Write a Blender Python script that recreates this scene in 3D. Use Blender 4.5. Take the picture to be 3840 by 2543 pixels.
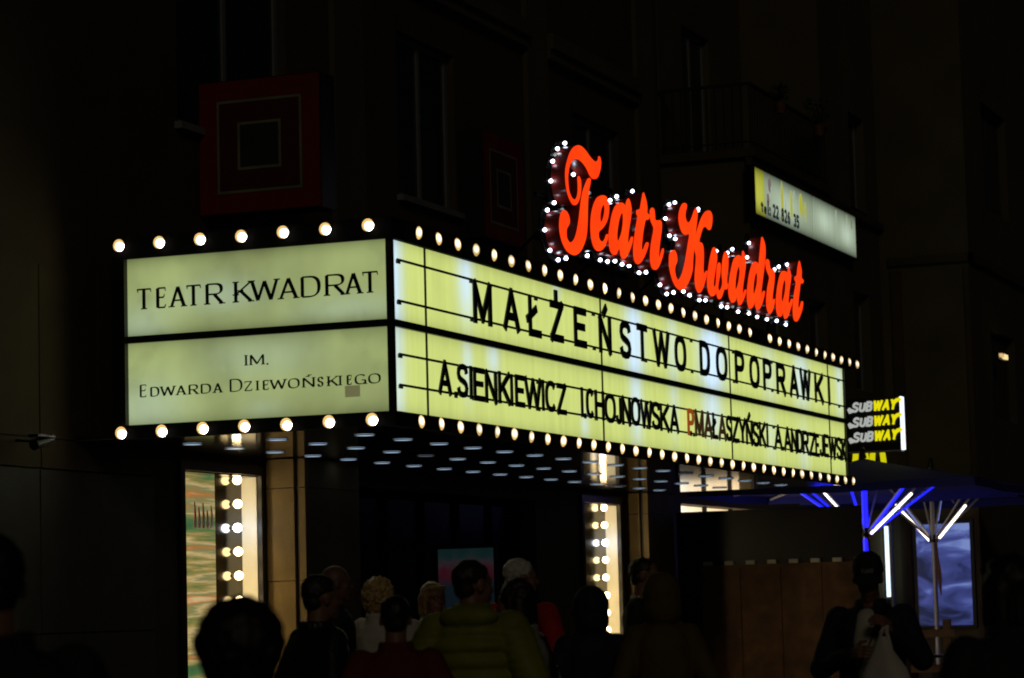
import bpy, bmesh, math, random
from mathutils import Vector, Matrix, noise

# ------------------------------------------------------------------ scene, camera, sky, sun, exposure
for o in list(bpy.data.objects):
    bpy.data.objects.remove(o, do_unlink=True)
scene = bpy.context.scene
col = scene.collection
rnd = random.Random(7)

cam_data = bpy.data.cameras.new('camera')
cam = bpy.data.objects.new('camera', cam_data)
col.objects.link(cam)
cam_data.sensor_width = 36.0
cam_data.lens = 95.25
cam_data.clip_end = 500
cam_data.dof.use_dof = True
cam_data.dof.focus_distance = 26.0
cam_data.dof.aperture_fstop = 4.0
CAM = Vector((-20.584, -9.112, 1.5))
_p, _y, _r = 0.0995621, 0.3719912, -0.0261776
fw = Vector((math.cos(_p) * math.cos(_y), math.cos(_p) * math.sin(_y), math.sin(_p)))
rt = fw.cross(Vector((0, 0, 1))).normalized()
up = rt.cross(fw)
rt, up = rt * math.cos(_r) + up * math.sin(_r), up * math.cos(_r) - rt * math.sin(_r)
cam.matrix_world = Matrix((
    (rt.x, up.x, -fw.x, CAM.x), (rt.y, up.y, -fw.y, CAM.y), (rt.z, up.z, -fw.z, CAM.z), (0, 0, 0, 1)))
scene.camera = cam

world = bpy.data.worlds.new('World')
scene.world = world
world.use_nodes = True
wn = world.node_tree.nodes
bg = wn['Background']
sky = wn.new('ShaderNodeTexSky')
sky.sky_type = 'NISHITA'
sky.sun_disc = False
sky.sun_elevation = math.radians(24)
sky.sun_rotation = math.radians(-117)
world.node_tree.links.new(sky.outputs[0], bg.inputs[0])
bg.inputs[1].default_value = 0.00045

sun_data = bpy.data.lights.new('sun', 'SUN')
sun_data.energy = 0.07
sun_data.angle = math.radians(12)
sun_data.color = (1.0, 0.86, 0.6)
sun = bpy.data.objects.new('sun', sun_data)
col.objects.link(sun)
sun.rotation_euler = Vector((0.82, 0.42, -0.42)).to_track_quat('-Z', 'Y').to_euler()

scene.view_settings.view_transform = 'Standard'
scene.view_settings.look = 'None'
scene.view_settings.gamma = 1.0
scene.view_settings.exposure = 0.0
scene.view_settings.use_curve_mapping = False
scene.cycles.use_denoising = True
scene.cycles.filter_width = 1.9
scene.cycles.max_bounces = 6
scene.cycles.diffuse_bounces = 3
scene.cycles.glossy_bounces = 4
scene.cycles.sample_clamp_indirect = 4.0
scene.cycles.caustics_reflective = False
scene.cycles.caustics_refractive = False

# ------------------------------------------------------------------ helpers
def put(o, parent=None):
    col.objects.link(o)
    if parent is not None:
        o.parent = parent
    return o

def tag(o, label=None, cat=None, group=None, kind=None):
    if label: o['label'] = label
    if cat: o['category'] = cat
    if group: o['group'] = group
    if kind: o['kind'] = kind
    return o

def thing(name, label, cat, loc=(0, 0, 0), rz=0.0, group=None):
    o = bpy.data.objects.new(name, None)
    o.location = loc
    o.rotation_euler = (0, 0, rz)
    put(o)
    return tag(o, label, cat, group)

def meshobj(name, me, parent=None, loc=None):
    o = bpy.data.objects.new(name, me)
    if loc is not None: o.location = loc
    return put(o, parent)

class MB:
    """collects faces, then links them as one mesh object"""
    def __init__(s): s.v = []; s.f = []; s.m = []; s.sm = []
    def add(s, vs, fs, mi=0, smooth=False):
        b = len(s.v); s.v += [tuple(v) for v in vs]
        for f in fs:
            s.f.append([b + i for i in f]); s.m.append(mi); s.sm.append(smooth)
        return s
    def box(s, x0, x1, y0, y1, z0, z1, mi=0):
        v = [(x, y, z) for x in (x0, x1) for y in (y0, y1) for z in (z0, z1)]
        return s.add(v, [(0, 1, 3, 2), (4, 6, 7, 5), (0, 4, 5, 1), (2, 3, 7, 6), (0, 2, 6, 4), (1, 5, 7, 3)], mi)
    def tube(s, a, b, r0, r1=None, n=10, mi=0, smooth=True):
        a, b = Vector(a), Vector(b); r1 = r0 if r1 is None else r1
        d = (b - a).normalized(); u = d.orthogonal().normalized(); w = d.cross(u)
        vs = []
        for p, r in ((a, r0), (b, r1)):
            for i in range(n):
                t = 2 * math.pi * i / n
                vs.append(p + (u * math.cos(t) + w * math.sin(t)) * r)
        s.add(vs, [(i, (i + 1) % n, n + (i + 1) % n, n + i) for i in range(n)], mi, smooth)
        return s.add(vs, [tuple(range(n))[::-1], tuple(range(n, 2 * n))], mi)
    def beam(s, a, b, w, h, mi=0):
        a, b = Vector(a), Vector(b); d = (b - a).normalized()
        u = d.cross(Vector((0, 0, 1)))
        u = u.normalized() if u.length > 1e-4 else Vector((1, 0, 0))
        k = u.cross(d)
        vs = [p + u * sx * w / 2 + k * sz * h / 2 for p in (a, b) for sx, sz in ((-1, -1), (1, -1), (1, 1), (-1, 1))]
        return s.add(vs, [(0, 1, 2, 3), (7, 6, 5, 4), (0, 4, 5, 1), (1, 5, 6, 2), (2, 6, 7, 3), (3, 7, 4, 0)], mi)
    def ball(s, c, rx, ry=None, rz=None, n=10, m=7, mi=0, rot=None):
        ry = rx if ry is None else ry; rz = rx if rz is None else rz
        c = Vector(c); vs = []
        def q(x, y, z):
            p = Vector((x * rx, y * ry, z * rz))
            if rot is not None: p = rot @ p
            return c + p
        vs.append(q(0, 0, 1))
        for j in range(1, m):
            t = math.pi * j / m
            for i in range(n):
                a = 2 * math.pi * i / n
                vs.append(q(math.sin(t) * math.cos(a), math.sin(t) * math.sin(a), math.cos(t)))
        vs.append(q(0, 0, -1))
        fs = [(0, 1 + i, 1 + (i + 1) % n) for i in range(n)]
        for j in range(m - 2):
            for i in range(n):
                a = 1 + j * n + i; b = 1 + j * n + (i + 1) % n
                fs.append((a, a + n, b + n, b))
        L = len(vs) - 1; k = 1 + (m - 2) * n
        fs += [(L, k + (i + 1) % n, k + i) for i in range(n)]
        return s.add(vs, fs, mi, True)
    def caps(s, a, ra, b, rb, n=12):
        s.tube(a, b, ra, rb, n); s.ball(a, ra, n=n, m=8); return s.ball(b, rb, n=n, m=8)
    def loft(s, rings, n=22, e=2.0, mi=0):
        vs = []
        for (cx, cy, z, rx, ry) in rings:
            for i in range(n):
                t = 2 * math.pi * i / n; c, q = math.cos(t), math.sin(t)
                vs.append((cx + rx * math.copysign(abs(c) ** (2 / e), c), cy + ry * math.copysign(abs(q) ** (2 / e), q), z))
        fs = []
        for j in range(len(rings) - 1):
            for i in range(n):
                a = j * n + i; b = j * n + (i + 1) % n
                fs.append((a, b, b + n, a + n))
        s.add(vs, fs, mi, True)
        L = (len(rings) - 1) * n
        return s.add(vs, [tuple(range(n))[::-1], tuple(range(L, L + n))], mi, True)
    def mesh(s, name, mats):
        me = bpy.data.meshes.new(name)
        me.from_pydata(s.v, [], s.f)
        for m in (mats if isinstance(mats, (list, tuple)) else [mats]): me.materials.append(m)
        me.polygons.foreach_set('material_index', s.m)
        me.polygons.foreach_set('use_smooth', s.sm)
        me.update()
        return me
    def build(s, name, mats, parent=None, loc=None):
        return meshobj(name, s.mesh(name, mats), parent, loc)

# ------------------------------------------------------------------ materials
def nodes_of(m):
    m.use_nodes = True
    return m.node_tree.nodes, m.node_tree.links

def mat(name, c, rough=0.6, metal=0.0, var=0.25, scale=3.0, bump=0.15, bscale=40.0, spec=0.5, coat=0.0):
    m = bpy.data.materials.new(name); n, l = nodes_of(m)
    p = n['Principled BSDF']
    p.inputs['Roughness'].default_value = rough
    p.inputs['Metallic'].default_value = metal
    p.inputs['Specular IOR Level'].default_value = spec
    p.inputs['Coat Weight'].default_value = coat
    tc = n.new('ShaderNodeTexCoord')
    t = n.new('ShaderNodeTexNoise'); t.inputs['Scale'].default_value = scale; t.inputs['Detail'].default_value = 6
    l.new(tc.outputs['Object'], t.inputs['Vector'])
    r = n.new('ShaderNodeValToRGB')
    r.color_ramp.elements[0].position = 0.3; r.color_ramp.elements[1].position = 0.72
    r.color_ramp.elements[0].color = (*[x * (1 - var) for x in c], 1)
    r.color_ramp.elements[1].color = (*[min(1, x * (1 + var)) for x in c], 1)
    l.new(t.outputs['Fac'], r.inputs['Fac']); l.new(r.outputs['Color'], p.inputs['Base Color'])
    if bump:
        t2 = n.new('ShaderNodeTexNoise'); t2.inputs['Scale'].default_value = bscale; t2.inputs['Detail'].default_value = 4
        l.new(tc.outputs['Object'], t2.inputs['Vector'])
        b = n.new('ShaderNodeBump'); b.inputs['Strength'].default_value = bump; b.inputs['Distance'].default_value = 0.01
        l.new(t2.outputs['Fac'], b.inputs['Height']); l.new(b.outputs['Normal'], p.inputs['Normal'])
    return m

def glow(name, c, s=1.0, base=None):
    m = bpy.data.materials.new(name); n, l = nodes_of(m)
    p = n['Principled BSDF']
    p.inputs['Base Color'].default_value = (*(base or (0.05, 0.05, 0.05)), 1)
    p.inputs['Roughness'].default_value = 0.35
    p.inputs['Emission Color'].default_value = (*c, 1)
    p.inputs['Emission Strength'].default_value = s
    return m

def mth(n, l, op, a, b=None, c=None):
    k = n.new('ShaderNodeMath'); k.operation = op
    for i, v in enumerate((a, b, c)):
        if v is None: continue
        if isinstance(v, (int, float)): k.inputs[i].default_value = v
        else: l.new(v, k.inputs[i])
    return k.outputs[0]

def mixc(n, l, f, a, b, mode='MIX'):
    k = n.new('ShaderNodeMix'); k.data_type = 'RGBA'; k.blend_type = mode
    for i, v in ((0, f), (6, a), (7, b)):
        if isinstance(v, (int, float)): k.inputs[i].default_value = v
        elif isinstance(v, tuple): k.inputs[i].default_value = (*v, 1)
        else: l.new(v, k.inputs[i])
    return k.outputs[2]

def lightbox_mat(name, main, hot, dirt, bands, axis, z0, z1, strength, blotch=0.35, streak=6.0, edge=0.42, epow=5.0, grime=0.0):
    """backlit acrylic: colour of the sheet, fluorescent tubes showing through, grime"""
    m = bpy.data.materials.new(name); n, l = nodes_of(m)
    p = n['Principled BSDF']
    tc = n.new('ShaderNodeTexCoord'); sp = n.new('ShaderNodeSeparateXYZ')
    l.new(tc.outputs['Object'], sp.inputs[0])
    X = sp.outputs[axis]; Z = sp.outputs[2]
    big = n.new('ShaderNodeTexNoise'); big.inputs['Scale'].default_value = 1.1; big.inputs['Detail'].default_value = 3
    l.new(tc.outputs['Object'], big.inputs['Vector'])
    c = mixc(n, l, mth(n, l, 'MULTIPLY', mth(n, l, 'SUBTRACT', big.outputs['Fac'], 0.35), blotch * 2.2), main, dirt)
    mp = n.new('ShaderNodeMapping'); mp.inputs['Scale'].default_value = (streak, streak, 0.5)
    l.new(tc.outputs['Object'], mp.inputs['Vector'])
    st = n.new('ShaderNodeTexNoise'); st.inputs['Scale'].default_value = 1.6; st.inputs['Detail'].default_value = 5
    l.new(mp.outputs[0], st.inputs['Vector'])
    tot = None
    for (x0, w, amp, zc, zw) in bands:
        d = mth(n, l, 'DIVIDE', mth(n, l, 'SUBTRACT', X, x0), w)
        g = mth(n, l, 'POWER', 2.718, mth(n, l, 'MULTIPLY', mth(n, l, 'MULTIPLY', d, d), -1.0))
        dz = mth(n, l, 'DIVIDE', mth(n, l, 'SUBTRACT', Z, zc), zw)
        gz = mth(n, l, 'POWER', 2.718, mth(n, l, 'MULTIPLY', mth(n, l, 'MULTIPLY', dz, dz), -1.0))
        v = mth(n, l, 'MULTIPLY', mth(n, l, 'MULTIPLY', g, gz), amp)
        tot = v if tot is None else mth(n, l, 'ADD', tot, v)
    if tot is not None:
        tot = mth(n, l, 'MULTIPLY', tot, mth(n, l, 'ADD', mth(n, l, 'MULTIPLY', big.outputs['Fac'], 0.8), 0.6))
        c = mixc(n, l, mth(n, l, 'MINIMUM', tot, 1.0), c, hot)
    fine = mth(n, l, 'ADD', mth(n, l, 'MULTIPLY', st.outputs['Fac'], 0.35), 0.82)
    if grime:      # smudges and drip stains on the sheet
        gm_ = n.new('ShaderNodeTexNoise'); gm_.inputs['Scale'].default_value = 2.4; gm_.inputs['Detail'].default_value = 4; gm_.inputs['Distortion'].default_value = .2
        l.new(tc.outputs['Object'], gm_.inputs['Vector'])
        mr_ = n.new('ShaderNodeMapRange'); mr_.interpolation_type = 'SMOOTHSTEP'
        for i_, v_ in enumerate((.52, .74, 0.0, grime)): mr_.inputs[1 + i_].default_value = v_
        l.new(gm_.outputs['Fac'], mr_.inputs[0])
        fine = mth(n, l, 'MULTIPLY', fine, mth(n, l, 'SUBTRACT', 1.0, mr_.outputs[0]))
    # the tubes sit in the middle of the box: its upper and lower rims are dimmer
    zz = mth(n, l, 'DIVIDE', mth(n, l, 'SUBTRACT', Z, (z0 + z1) / 2), (z1 - z0) / 2)
    rim = mth(n, l, 'SUBTRACT', 1.0, mth(n, l, 'MULTIPLY', mth(n, l, 'POWER', mth(n, l, 'ABSOLUTE', zz), epow), edge))
    l.new(c, p.inputs['Emission Color'])
    l.new(mth(n, l, 'MULTIPLY', mth(n, l, 'MULTIPLY', fine, rim), strength), p.inputs['Emission Strength'])
    p.inputs['Base Color'].default_value = (0.3, 0.3, 0.25, 1)
    p.inputs['Roughness'].default_value = 0.25
    return m

def lamp_mat(name, cx, cz, rim, core, power, r0=0.016, r1=0.05):
    """frosted cap: hot where the lamp sits behind it, amber towards the rim"""
    m = bpy.data.materials.new(name); n, l = nodes_of(m)
    p = n['Principled BSDF']
    tc = n.new('ShaderNodeTexCoord'); sp = n.new('ShaderNodeSeparateXYZ'); l.new(tc.outputs['Object'], sp.inputs[0])
    dx = mth(n, l, 'SUBTRACT', sp.outputs[0], cx); dz = mth(n, l, 'SUBTRACT', sp.outputs[2], cz)
    d = mth(n, l, 'SQRT', mth(n, l, 'ADD', mth(n, l, 'MULTIPLY', dx, dx), mth(n, l, 'MULTIPLY', dz, dz)))
    mr = n.new('ShaderNodeMapRange'); mr.interpolation_type = 'SMOOTHSTEP'
    mr.inputs[1].default_value = r0; mr.inputs[2].default_value = r1
    mr.inputs[3].default_value = 1.0; mr.inputs[4].default_value = 0.0
    l.new(d, mr.inputs[0])
    l.new(mixc(n, l, mr.outputs[0], rim, core), p.inputs['Emission Color'])
    p.inputs['Emission Strength'].default_value = power
    p.inputs['Base Color'].default_value = (0.4, 0.35, 0.2, 1)
    return m

M = {}
M['matte'] = mat('matte_black', (0.005, 0.005, 0.005), 0.95, var=0.2, bump=0, spec=0.1)
M['black'] = mat('black_paint', (0.012, 0.012, 0.013), 0.45, var=0.3)
M['blackmetal'] = mat('black_metal', (0.02, 0.02, 0.022), 0.35, 0.6, var=0.3)
M['letter'] = mat('black_acrylic', (0.008, 0.008, 0.009), 0.4, bump=0)
M['brown_letter'] = glow('brown_translucent_letter', (0.028, 0.013, 0.004), 1.0)
M['orange_letter'] = glow('orange_translucent_letter', (0.25, 0.055, 0.006), 1.0)
M['soffit'] = mat('polished_dark_soffit', (0.62, 0.60, 0.58), 0.09, 1.0, var=0.06, scale=0.7, bump=0.05, bscale=1.2)
M['stone'] = mat('sand_stone', (0.19, 0.125, 0.042), 0.75, var=0.22, scale=2.5, bump=0.35, bscale=55)
M['stone_grey'] = mat('grey_stone', (0.075, 0.072, 0.062), 0.7, var=0.2, scale=3, bump=0.3, bscale=60)
M['plaster'] = mat('dark_plaster', (0.085, 0.062, 0.035), 0.9, var=0.25, scale=1.2, bump=0.4, bscale=25)
M['plaster2'] = mat('ochre_plaster', (0.12, 0.10, 0.052), 0.9, var=0.2, scale=0.9, bump=0.4, bscale=25)
M['trim'] = mat('painted_trim', (0.26, 0.26, 0.28), 0.5, var=0.1)
M['glass'] = mat('dark_glass', (0.02, 0.022, 0.03), 0.06, var=0.1, bump=0, spec=0.5)
M['doorglass'] = mat('door_glass', (0.004, 0.004, 0.005), 0.3, var=0.1, bump=0, spec=0.04)
M['white'] = mat('white_paint', (0.82, 0.79, 0.70), 0.5, var=0.06, bump=0.1)
M['mirror'] = mat('smoked_mirror', (0.085, 0.08, 0.07), 0.14, 1.0, var=0.15, scale=2, bump=0.04, bscale=2)
M['red_paint'] = mat('red_return', (0.30, 0.03, 0.02), 0.32, var=0.1, bump=0, coat=0.4)
M['sign_red'] = mat('sign_red', (0.23, 0.012, 0.005), 0.5, var=0.15)
M['sign_red2'] = mat('sign_dark_red', (0.10, 0.008, 0.008), 0.5, var=0.15)
M['sign_line'] = mat('sign_line', (0.27, 0.28, 0.17), 0.5)
M['sign_core'] = mat('sign_core', (0.035, 0.04, 0.045), 0.4)
M['wood'] = mat('brown_boards', (0.17, 0.075, 0.028), 0.6, var=0.45, scale=4, bump=0.3, bscale=18)
M['pine'] = mat('pine_wood', (0.42, 0.26, 0.13), 0.6, var=0.3, scale=6)
M['navy_canvas'] = mat('navy_canvas', (0.018, 0.024, 0.26), 0.85, var=0.12, scale=2, bump=0.2, bscale=30)
M['alu'] = mat('aluminium_pole', (0.6, 0.6, 0.62), 0.45, 0.15, var=0.08, bump=0)
M['paving'] = mat('paving', (0.12, 0.115, 0.11), 0.6, var=0.3, scale=1.5, bump=0.3, bscale=12)

# ------------------------------------------------------------------ lettering: stroke skeletons in a unit box
def arc(cx, cy, rx, ry, a0, a1, n=12, e=2.5):
    out = []
    for i in range(n + 1):
        t = math.radians(a0 + (a1 - a0) * i / n); c, q = math.cos(t), math.sin(t)
        out.append((cx + rx * math.copysign(abs(c) ** (2 / e), c), cy + ry * math.copysign(abs(q) ** (2 / e), q)))
    return out
S_CURVE = [(.98, .76), (.93, .9), (.78, .98), (.5, 1), (.22, .97), (.06, .87), (.02, .74), (.08, .62), (.25, .545), (.5, .495),
           (.76, .44), (.93, .36), (.99, .25), (.93, .11), (.77, .025), (.5, 0), (.2, .025), (.06, .11), (.0, .25)]
G = {
    'A': [[(0, 0), (.5, 1)], [(.5, 1), (1, 0)], [(.19, .31), (.81, .31)]],
    'B': [[(0, 0), (0, 1)], [(0, 1), (.5, 1)] + arc(.5, .765, .42, .235, 90, -90, 8) + [(0, .53)], [(0, .53), (.5, .53)] + arc(.5, .265, .5, .265, 90, -90, 8) + [(0, 0)]],
    'C': [arc(.5, .5, .5, .5, 38, 322, 20)],
    'D': [[(0, 0), (0, 1)], [(0, 1), (.35, 1)] + arc(.4, .5, .6, .5, 90, -90, 14) + [(.35, 0), (0, 0)]],
    'E': [[(0, 0), (0, 1)], [(0, 1), (1, 1)], [(0, .52), (.85, .52)], [(0, 0), (1, 0)]],
    'G': [arc(.5, .5, .5, .5, 42, 330, 20), [(.96, .0), (.96, .42)], [(.62, .42), (.96, .42)]],
    'H': [[(0, 0), (0, 1)], [(1, 0), (1, 1)], [(0, .52), (1, .52)]],
    'I': [[(.5, 0), (.5, 1)]],
    'J': [[(1, 1), (1, .5)] + arc(.5, .27, .5, .27, 0, -180, 10)],
    'K': [[(0, 0), (0, 1)], [(1, 1), (0, .36)], [(.3, .56), (1, 0)]],
    'L': [[(.1, 1), (.1, 0)], [(.1, 0), (1, 0)]],
    'M': [[(0, 0), (0, 1)], [(0, 1), (.5, .08)], [(.5, .08), (1, 1)], [(1, 1), (1, 0)]],
    'N': [[(0, 0), (0, 1)], [(0, 1), (1, 0)], [(1, 0), (1, 1)]],
    'O': [arc(.5, .5, .5, .5, 90, 450, 24)],
    'P': [[(0, 0), (0, 1)], [(0, 1), (.45, 1)] + arc(.5, .73, .5, .27, 90, -90, 10) + [(.45, .46), (0, .46)]],
    'R': [[(0, 0), (0, 1)], [(0, 1), (.45, 1)] + arc(.5, .74, .46, .26, 90, -90, 10) + [(.45, .48), (0, .48)], [(.48, .47), (1, 0)]],
    'S': [S_CURVE],
    'T': [[(.5, 0), (.5, 1)], [(0, 1), (1, 1)]],
    'U': [[(0, 1), (0, .5)] + arc(.5, .3, .5, .3, 180, 360, 12) + [(1, .5), (1, 1)]],
    'V': [[(0, 1), (.5, 0)], [(.5, 0), (1, 1)]],
    'W': [[(0, 1), (.24, 0)], [(.24, 0), (.5, .95)], [(.5, .95), (.76, 0)], [(.76, 0), (1, 1)]],
    'Y': [[(0, 1), (.5, .42)], [(1, 1), (.5, .42)], [(.5, .44), (.5, 0)]],
    'Z': [[(0, 1), (1, 1)], [(1, 1), (0, 0)], [(0, 0), (1, 0)]],
    '2': [arc(.5, .72, .48, .28, 170, -20, 10) + [(.75, .42), (.3, .15), (.02, .0)], [(0, 0), (1, 0)]],
    '3': [arc(.45, .75, .48, .25, 160, -85, 10), arc(.45, .26, .52, .27, 85, -160, 10)],
    '5': [[(.95, 1), (.15, 1)], [(.15, 1), (.1, .55)], arc(.42, .3, .55, .3, 130, -155, 12)],
    '6': [arc(.5, .3, .48, .3, 90, 450, 18), [(.85, 1), (.4, .85), (.12, .6), (.03, .35)]],
    '8': [arc(.5, .76, .42, .24, 90, 450, 16), arc(.5, .26, .5, .26, 90, 450, 16)],
    't': [[(.4, 1), (.4, .2), (.55, .02), (.9, .04)], [(0, .68), (.9, .68)]],
    'e': [[(.03, .37), (.97, .37)] + arc(.5, .34, .48, .34, 10, 320, 16)],
    'l': [[(.5, 0), (.5, 1)]],
}
G['Ł'] = G['L'] + [[(-.12, .40), (.62, .70)]]
G['Ż'] = G['Z'] + [[(.46, 1.22), (.46, 1.34)]]
G['Ń'] = G['N'] + [[(.4, 1.16), (.62, 1.33)]]

def ribbon(mb, pts, ws, d0, d1, f, mi=0):
    n = len(pts); L = []; R = []
    closed = n > 8 and abs(pts[0][0] - pts[-1][0]) + abs(pts[0][1] - pts[-1][1]) < 1e-6
    for i in range(n):
        if closed:
            a = pts[i - 1] if i > 0 else pts[-2]; b = pts[i + 1] if i < n - 1 else pts[1]
        else:
            a = pts[max(i - 1, 0)]; b = pts[min(i + 1, n - 1)]
        dx, dy = b[0] - a[0], b[1] - a[1]; q = math.hypot(dx, dy) or 1
        nx, ny = -dy / q, dx / q; w = ws[i] / 2
        L.append((pts[i][0] + nx * w, pts[i][1] + ny * w)); R.append((pts[i][0] - nx * w, pts[i][1] - ny * w))
    vs = []
    for i in range(n):
        vs += [f(*L[i], d0), f(*R[i], d0), f(*L[i], d1), f(*R[i], d1)]
    fs = []
    for i in range(n - 1):
        a, b = 4 * i, 4 * i + 4
        fs += [(a, b, b + 1, a + 1), (a + 2, a + 3, b + 3, b + 2), (a, a + 2, b + 2, b), (a + 1, b + 1, b + 3, a + 3)]
    if not closed:
        e = 4 * (n - 1)
        fs += [(0, 1, 3, 2), (e, e + 2, e + 3, e + 1)]
    mb.add(vs, fs, mi)

def glyph(mb, ch, x0, x1, z0, z1, t, depth, f, serif=False, shear=0.0, th=None):
    """f(x, z, d) places a point; x1 may be below x0 (a face seen from the other side)"""
    sg = 1 if x1 >= x0 else -1
    w = abs(x1 - x0); h = z1 - z0; th = th or t
    if ch == '.':
        k = min(max(w * .8, t * .9), t * 1.4); c = (x0 + x1) / 2
        ribbon(mb, [(c, z0), (c, z0 + k)], [k, k], 0, depth, f); return
    if ch == ':':
        c = (x0 + x1) / 2
        for b in (z0, z0 + h * .5): ribbon(mb, [(c, b), (c, b + t * 1.2)], [t * 1.2] * 2, 0, depth, f)
        return
    deg = {}
    for st in G[ch]:
        for p in (st[0], st[-1]): deg[p] = deg.get(p, 0) + 1
    for k, st in enumerate(G[ch]):
        pts = []
        for (u, v) in st:
            z = z0 + th / 2 + v * (h - th)
            x = t / 2 + u * max(w - t, 0.0) if w > t else w / 2
            pts.append((x0 + sg * (x + shear * (z - z0)), z))
        dd = depth + k * 0.0005; d00 = -k * 0.0005
        if serif:
            ws = []
            for i in range(len(pts)):
                a = pts[max(i - 1, 0)]; b = pts[min(i + 1, len(pts) - 1)]
                ang = math.atan2(b[1] - a[1], sg * (b[0] - a[0]))
                ws.append(t * (0.36 + 0.74 * abs(math.sin(ang - math.radians(18))) ** 1.6))
            ribbon(mb, pts, ws, d00, dd, f)
            for e, o in ((0, 1), (-1, -2)):
                if deg[st[e]] > 1 or ch in 'OG' and len(st) > 8: continue
                p, q = pts[e], pts[o]; ax, az = abs(p[0] - q[0]), abs(p[1] - q[1])
                s2 = t * 0.34
                if az > ax * .5 and len(st) < 6:
                    ribbon(mb, [(p[0] - t * 1.0, p[1]), (p[0] + t * 1.0, p[1])], [s2, s2], d00 - .0003, dd, f)
                elif len(st) < 6 and ch in 'TEZ':
                    dz = -t * .9 if p[1] > z0 + h * .6 else t * .9
                    ribbon(mb, [(p[0], p[1] + .15 * t), (p[0] + sg * .2 * t, p[1] + dz)], [s2, s2 * .6], d00 - .0003, dd, f)
        else:
            ws = []
            for i in range(len(pts)):
                a = pts[max(i - 1, 0)]; b = pts[min(i + 1, len(pts) - 1)]
                q = abs(b[1] - a[1]) / (math.hypot(b[0] - a[0], b[1] - a[1]) or 1)
                ws.append(th + (t - th) * q)
            if len(pts) <= 3:   # butt ends of straight strokes reach into the joint
                (ax, az), (bx, bz) = pts[0], pts[-1]
                q = math.hypot(bx - ax, bz - az) or 1; ex, ez = (bx - ax) / q * th * .45, (bz - az) / q * th * .45
                pts = [(ax - ex, az - ez)] + pts[1:-1] + [(bx + ex, bz + ez)]
            ribbon(mb, pts, ws, d00, dd, f)

# ------------------------------------------------------------------ ground
g = MB(); g.add([(-150, -120, 0), (150, -120, 0), (150, 120, 0), (-150, 120, 0)], [(0, 1, 2, 3)])
tag(g.build('pavement', M['paving']), kind='structure')

# ------------------------------------------------------------------ theatre building (facade plane y = 3.05)
FY = 3.05
def wall_cells(mb, x0, x1, z0, z1, y0, y1, holes):
    """a wall of butted blocks that leaves the openings free"""
    xs = sorted({x0, x1} | {v for h in holes for v in h[:2] if x0 < v < x1})
    for a, b in zip(xs, xs[1:]):
        cuts = sorted((h[2], h[3]) for h in holes if h[0] <= a and h[1] >= b)
        z = z0
        for c, d in cuts:
            if c > z: mb.box(a, b, y0, y1, z, c)
            z = max(z, d)
        if z < z1: mb.box(a, b, y0, y1, z, z1)

D1 = (1.95, 3.52); D2 = (12.92, 14.34); DZ = (0.55, 2.885)
UW = [(1.98, 4.35), (7.2, 8.9), (13.0, 14.9)]              # upper windows
theatre = thing('theatre_building', 'dark stone theatre front behind and below the lit marquee', 'building', (0, FY, 0))
def T(p): return (p[0], p[1] - FY, p[2])
w = MB()
holes = [(D1[0], D1[1], *DZ), (D2[0], D2[1], *DZ), (4.95, 11.25, -1, 2.86)] + [(a, b, 6.2, 8.1) for a, b in UW]
wall_cells(w, -14, 16.75, 0, 13, 0, 0.35, holes)
w.box(-14, 16.75, 0.35, 0.6, 0, 13)
w.build('wall', M['plaster'], theatre)
# stone slabs left of the marquee
slab_w = MB(); slab_w.box(-0.488, 0.488, -0.03, -0.002, 0.006, 1.194); slab_me = slab_w.mesh('slab', M['stone_grey'])
for i in range(-5, 3):
    for j in range(4):
        x = -0.105 + i * 0.995
        if x + .5 > 1.95: continue
        z = [0.0, 1.4, 2.8, 3.06][j]; h = [1.4, 1.4, .26, 1.5][j]
        b = MB(); b.box(-0.488, 0.488, -0.03 - (0.012 if j == 2 else 0), -0.002, 0.006, h - 0.006)
        b.build('stone_slab', M['stone_grey'] if j < 2 else M['plaster'], theatre, (x, 0, z))
# upper storey: pilasters, string courses, windows
for x in (5.4, 11.2, 15.6):
    b = MB(); b.box(x, x + .75, -.07, -.002, 4.9, 12.9); b.build('pilaster', M['plaster2'], theatre)
b = MB()
for x0_, x1_ in ((-14, 5.395), (6.155, 11.195), (11.955, 15.595)):
    b.box(x0_, x1_, -.16, -.003, 8.75, 8.95); b.box(x0_, x1_, -.10, -.004, 8.62, 8.747)
b.build('cornice', M['plaster2'], theatre)
for a, c in UW:
    wn_ = MB(); t = .07
    for (p, q, r_, s_) in ((a, a + t, 6.2, 8.1), (c - t, c, 6.2, 8.1), (a + t, c - t, 6.2, 6.2 + t), (a + t, c - t, 8.1 - t, 8.1), ((a + c) / 2 - t / 2, (a + c) / 2 + t / 2, 6.2 + t, 8.1 - t)):
        wn_.box(p, q, .10, .17, r_, s_)
    wo = wn_.build('window', M['trim'], theatre)
    for p, q in ((a + t, (a + c) / 2 - t / 2), ((a + c) / 2 + t / 2, c - t)):
        k = MB(); k.box(p, q, .125, .14, 6.2 + t, 8.1 - t); k.build('pane', M['glass'], wo)
    k = MB(); k.box(a - .06, c + .06, -.08, .098, 6.13, 6.197); k.build('sill', M['trim'], wo)
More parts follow.
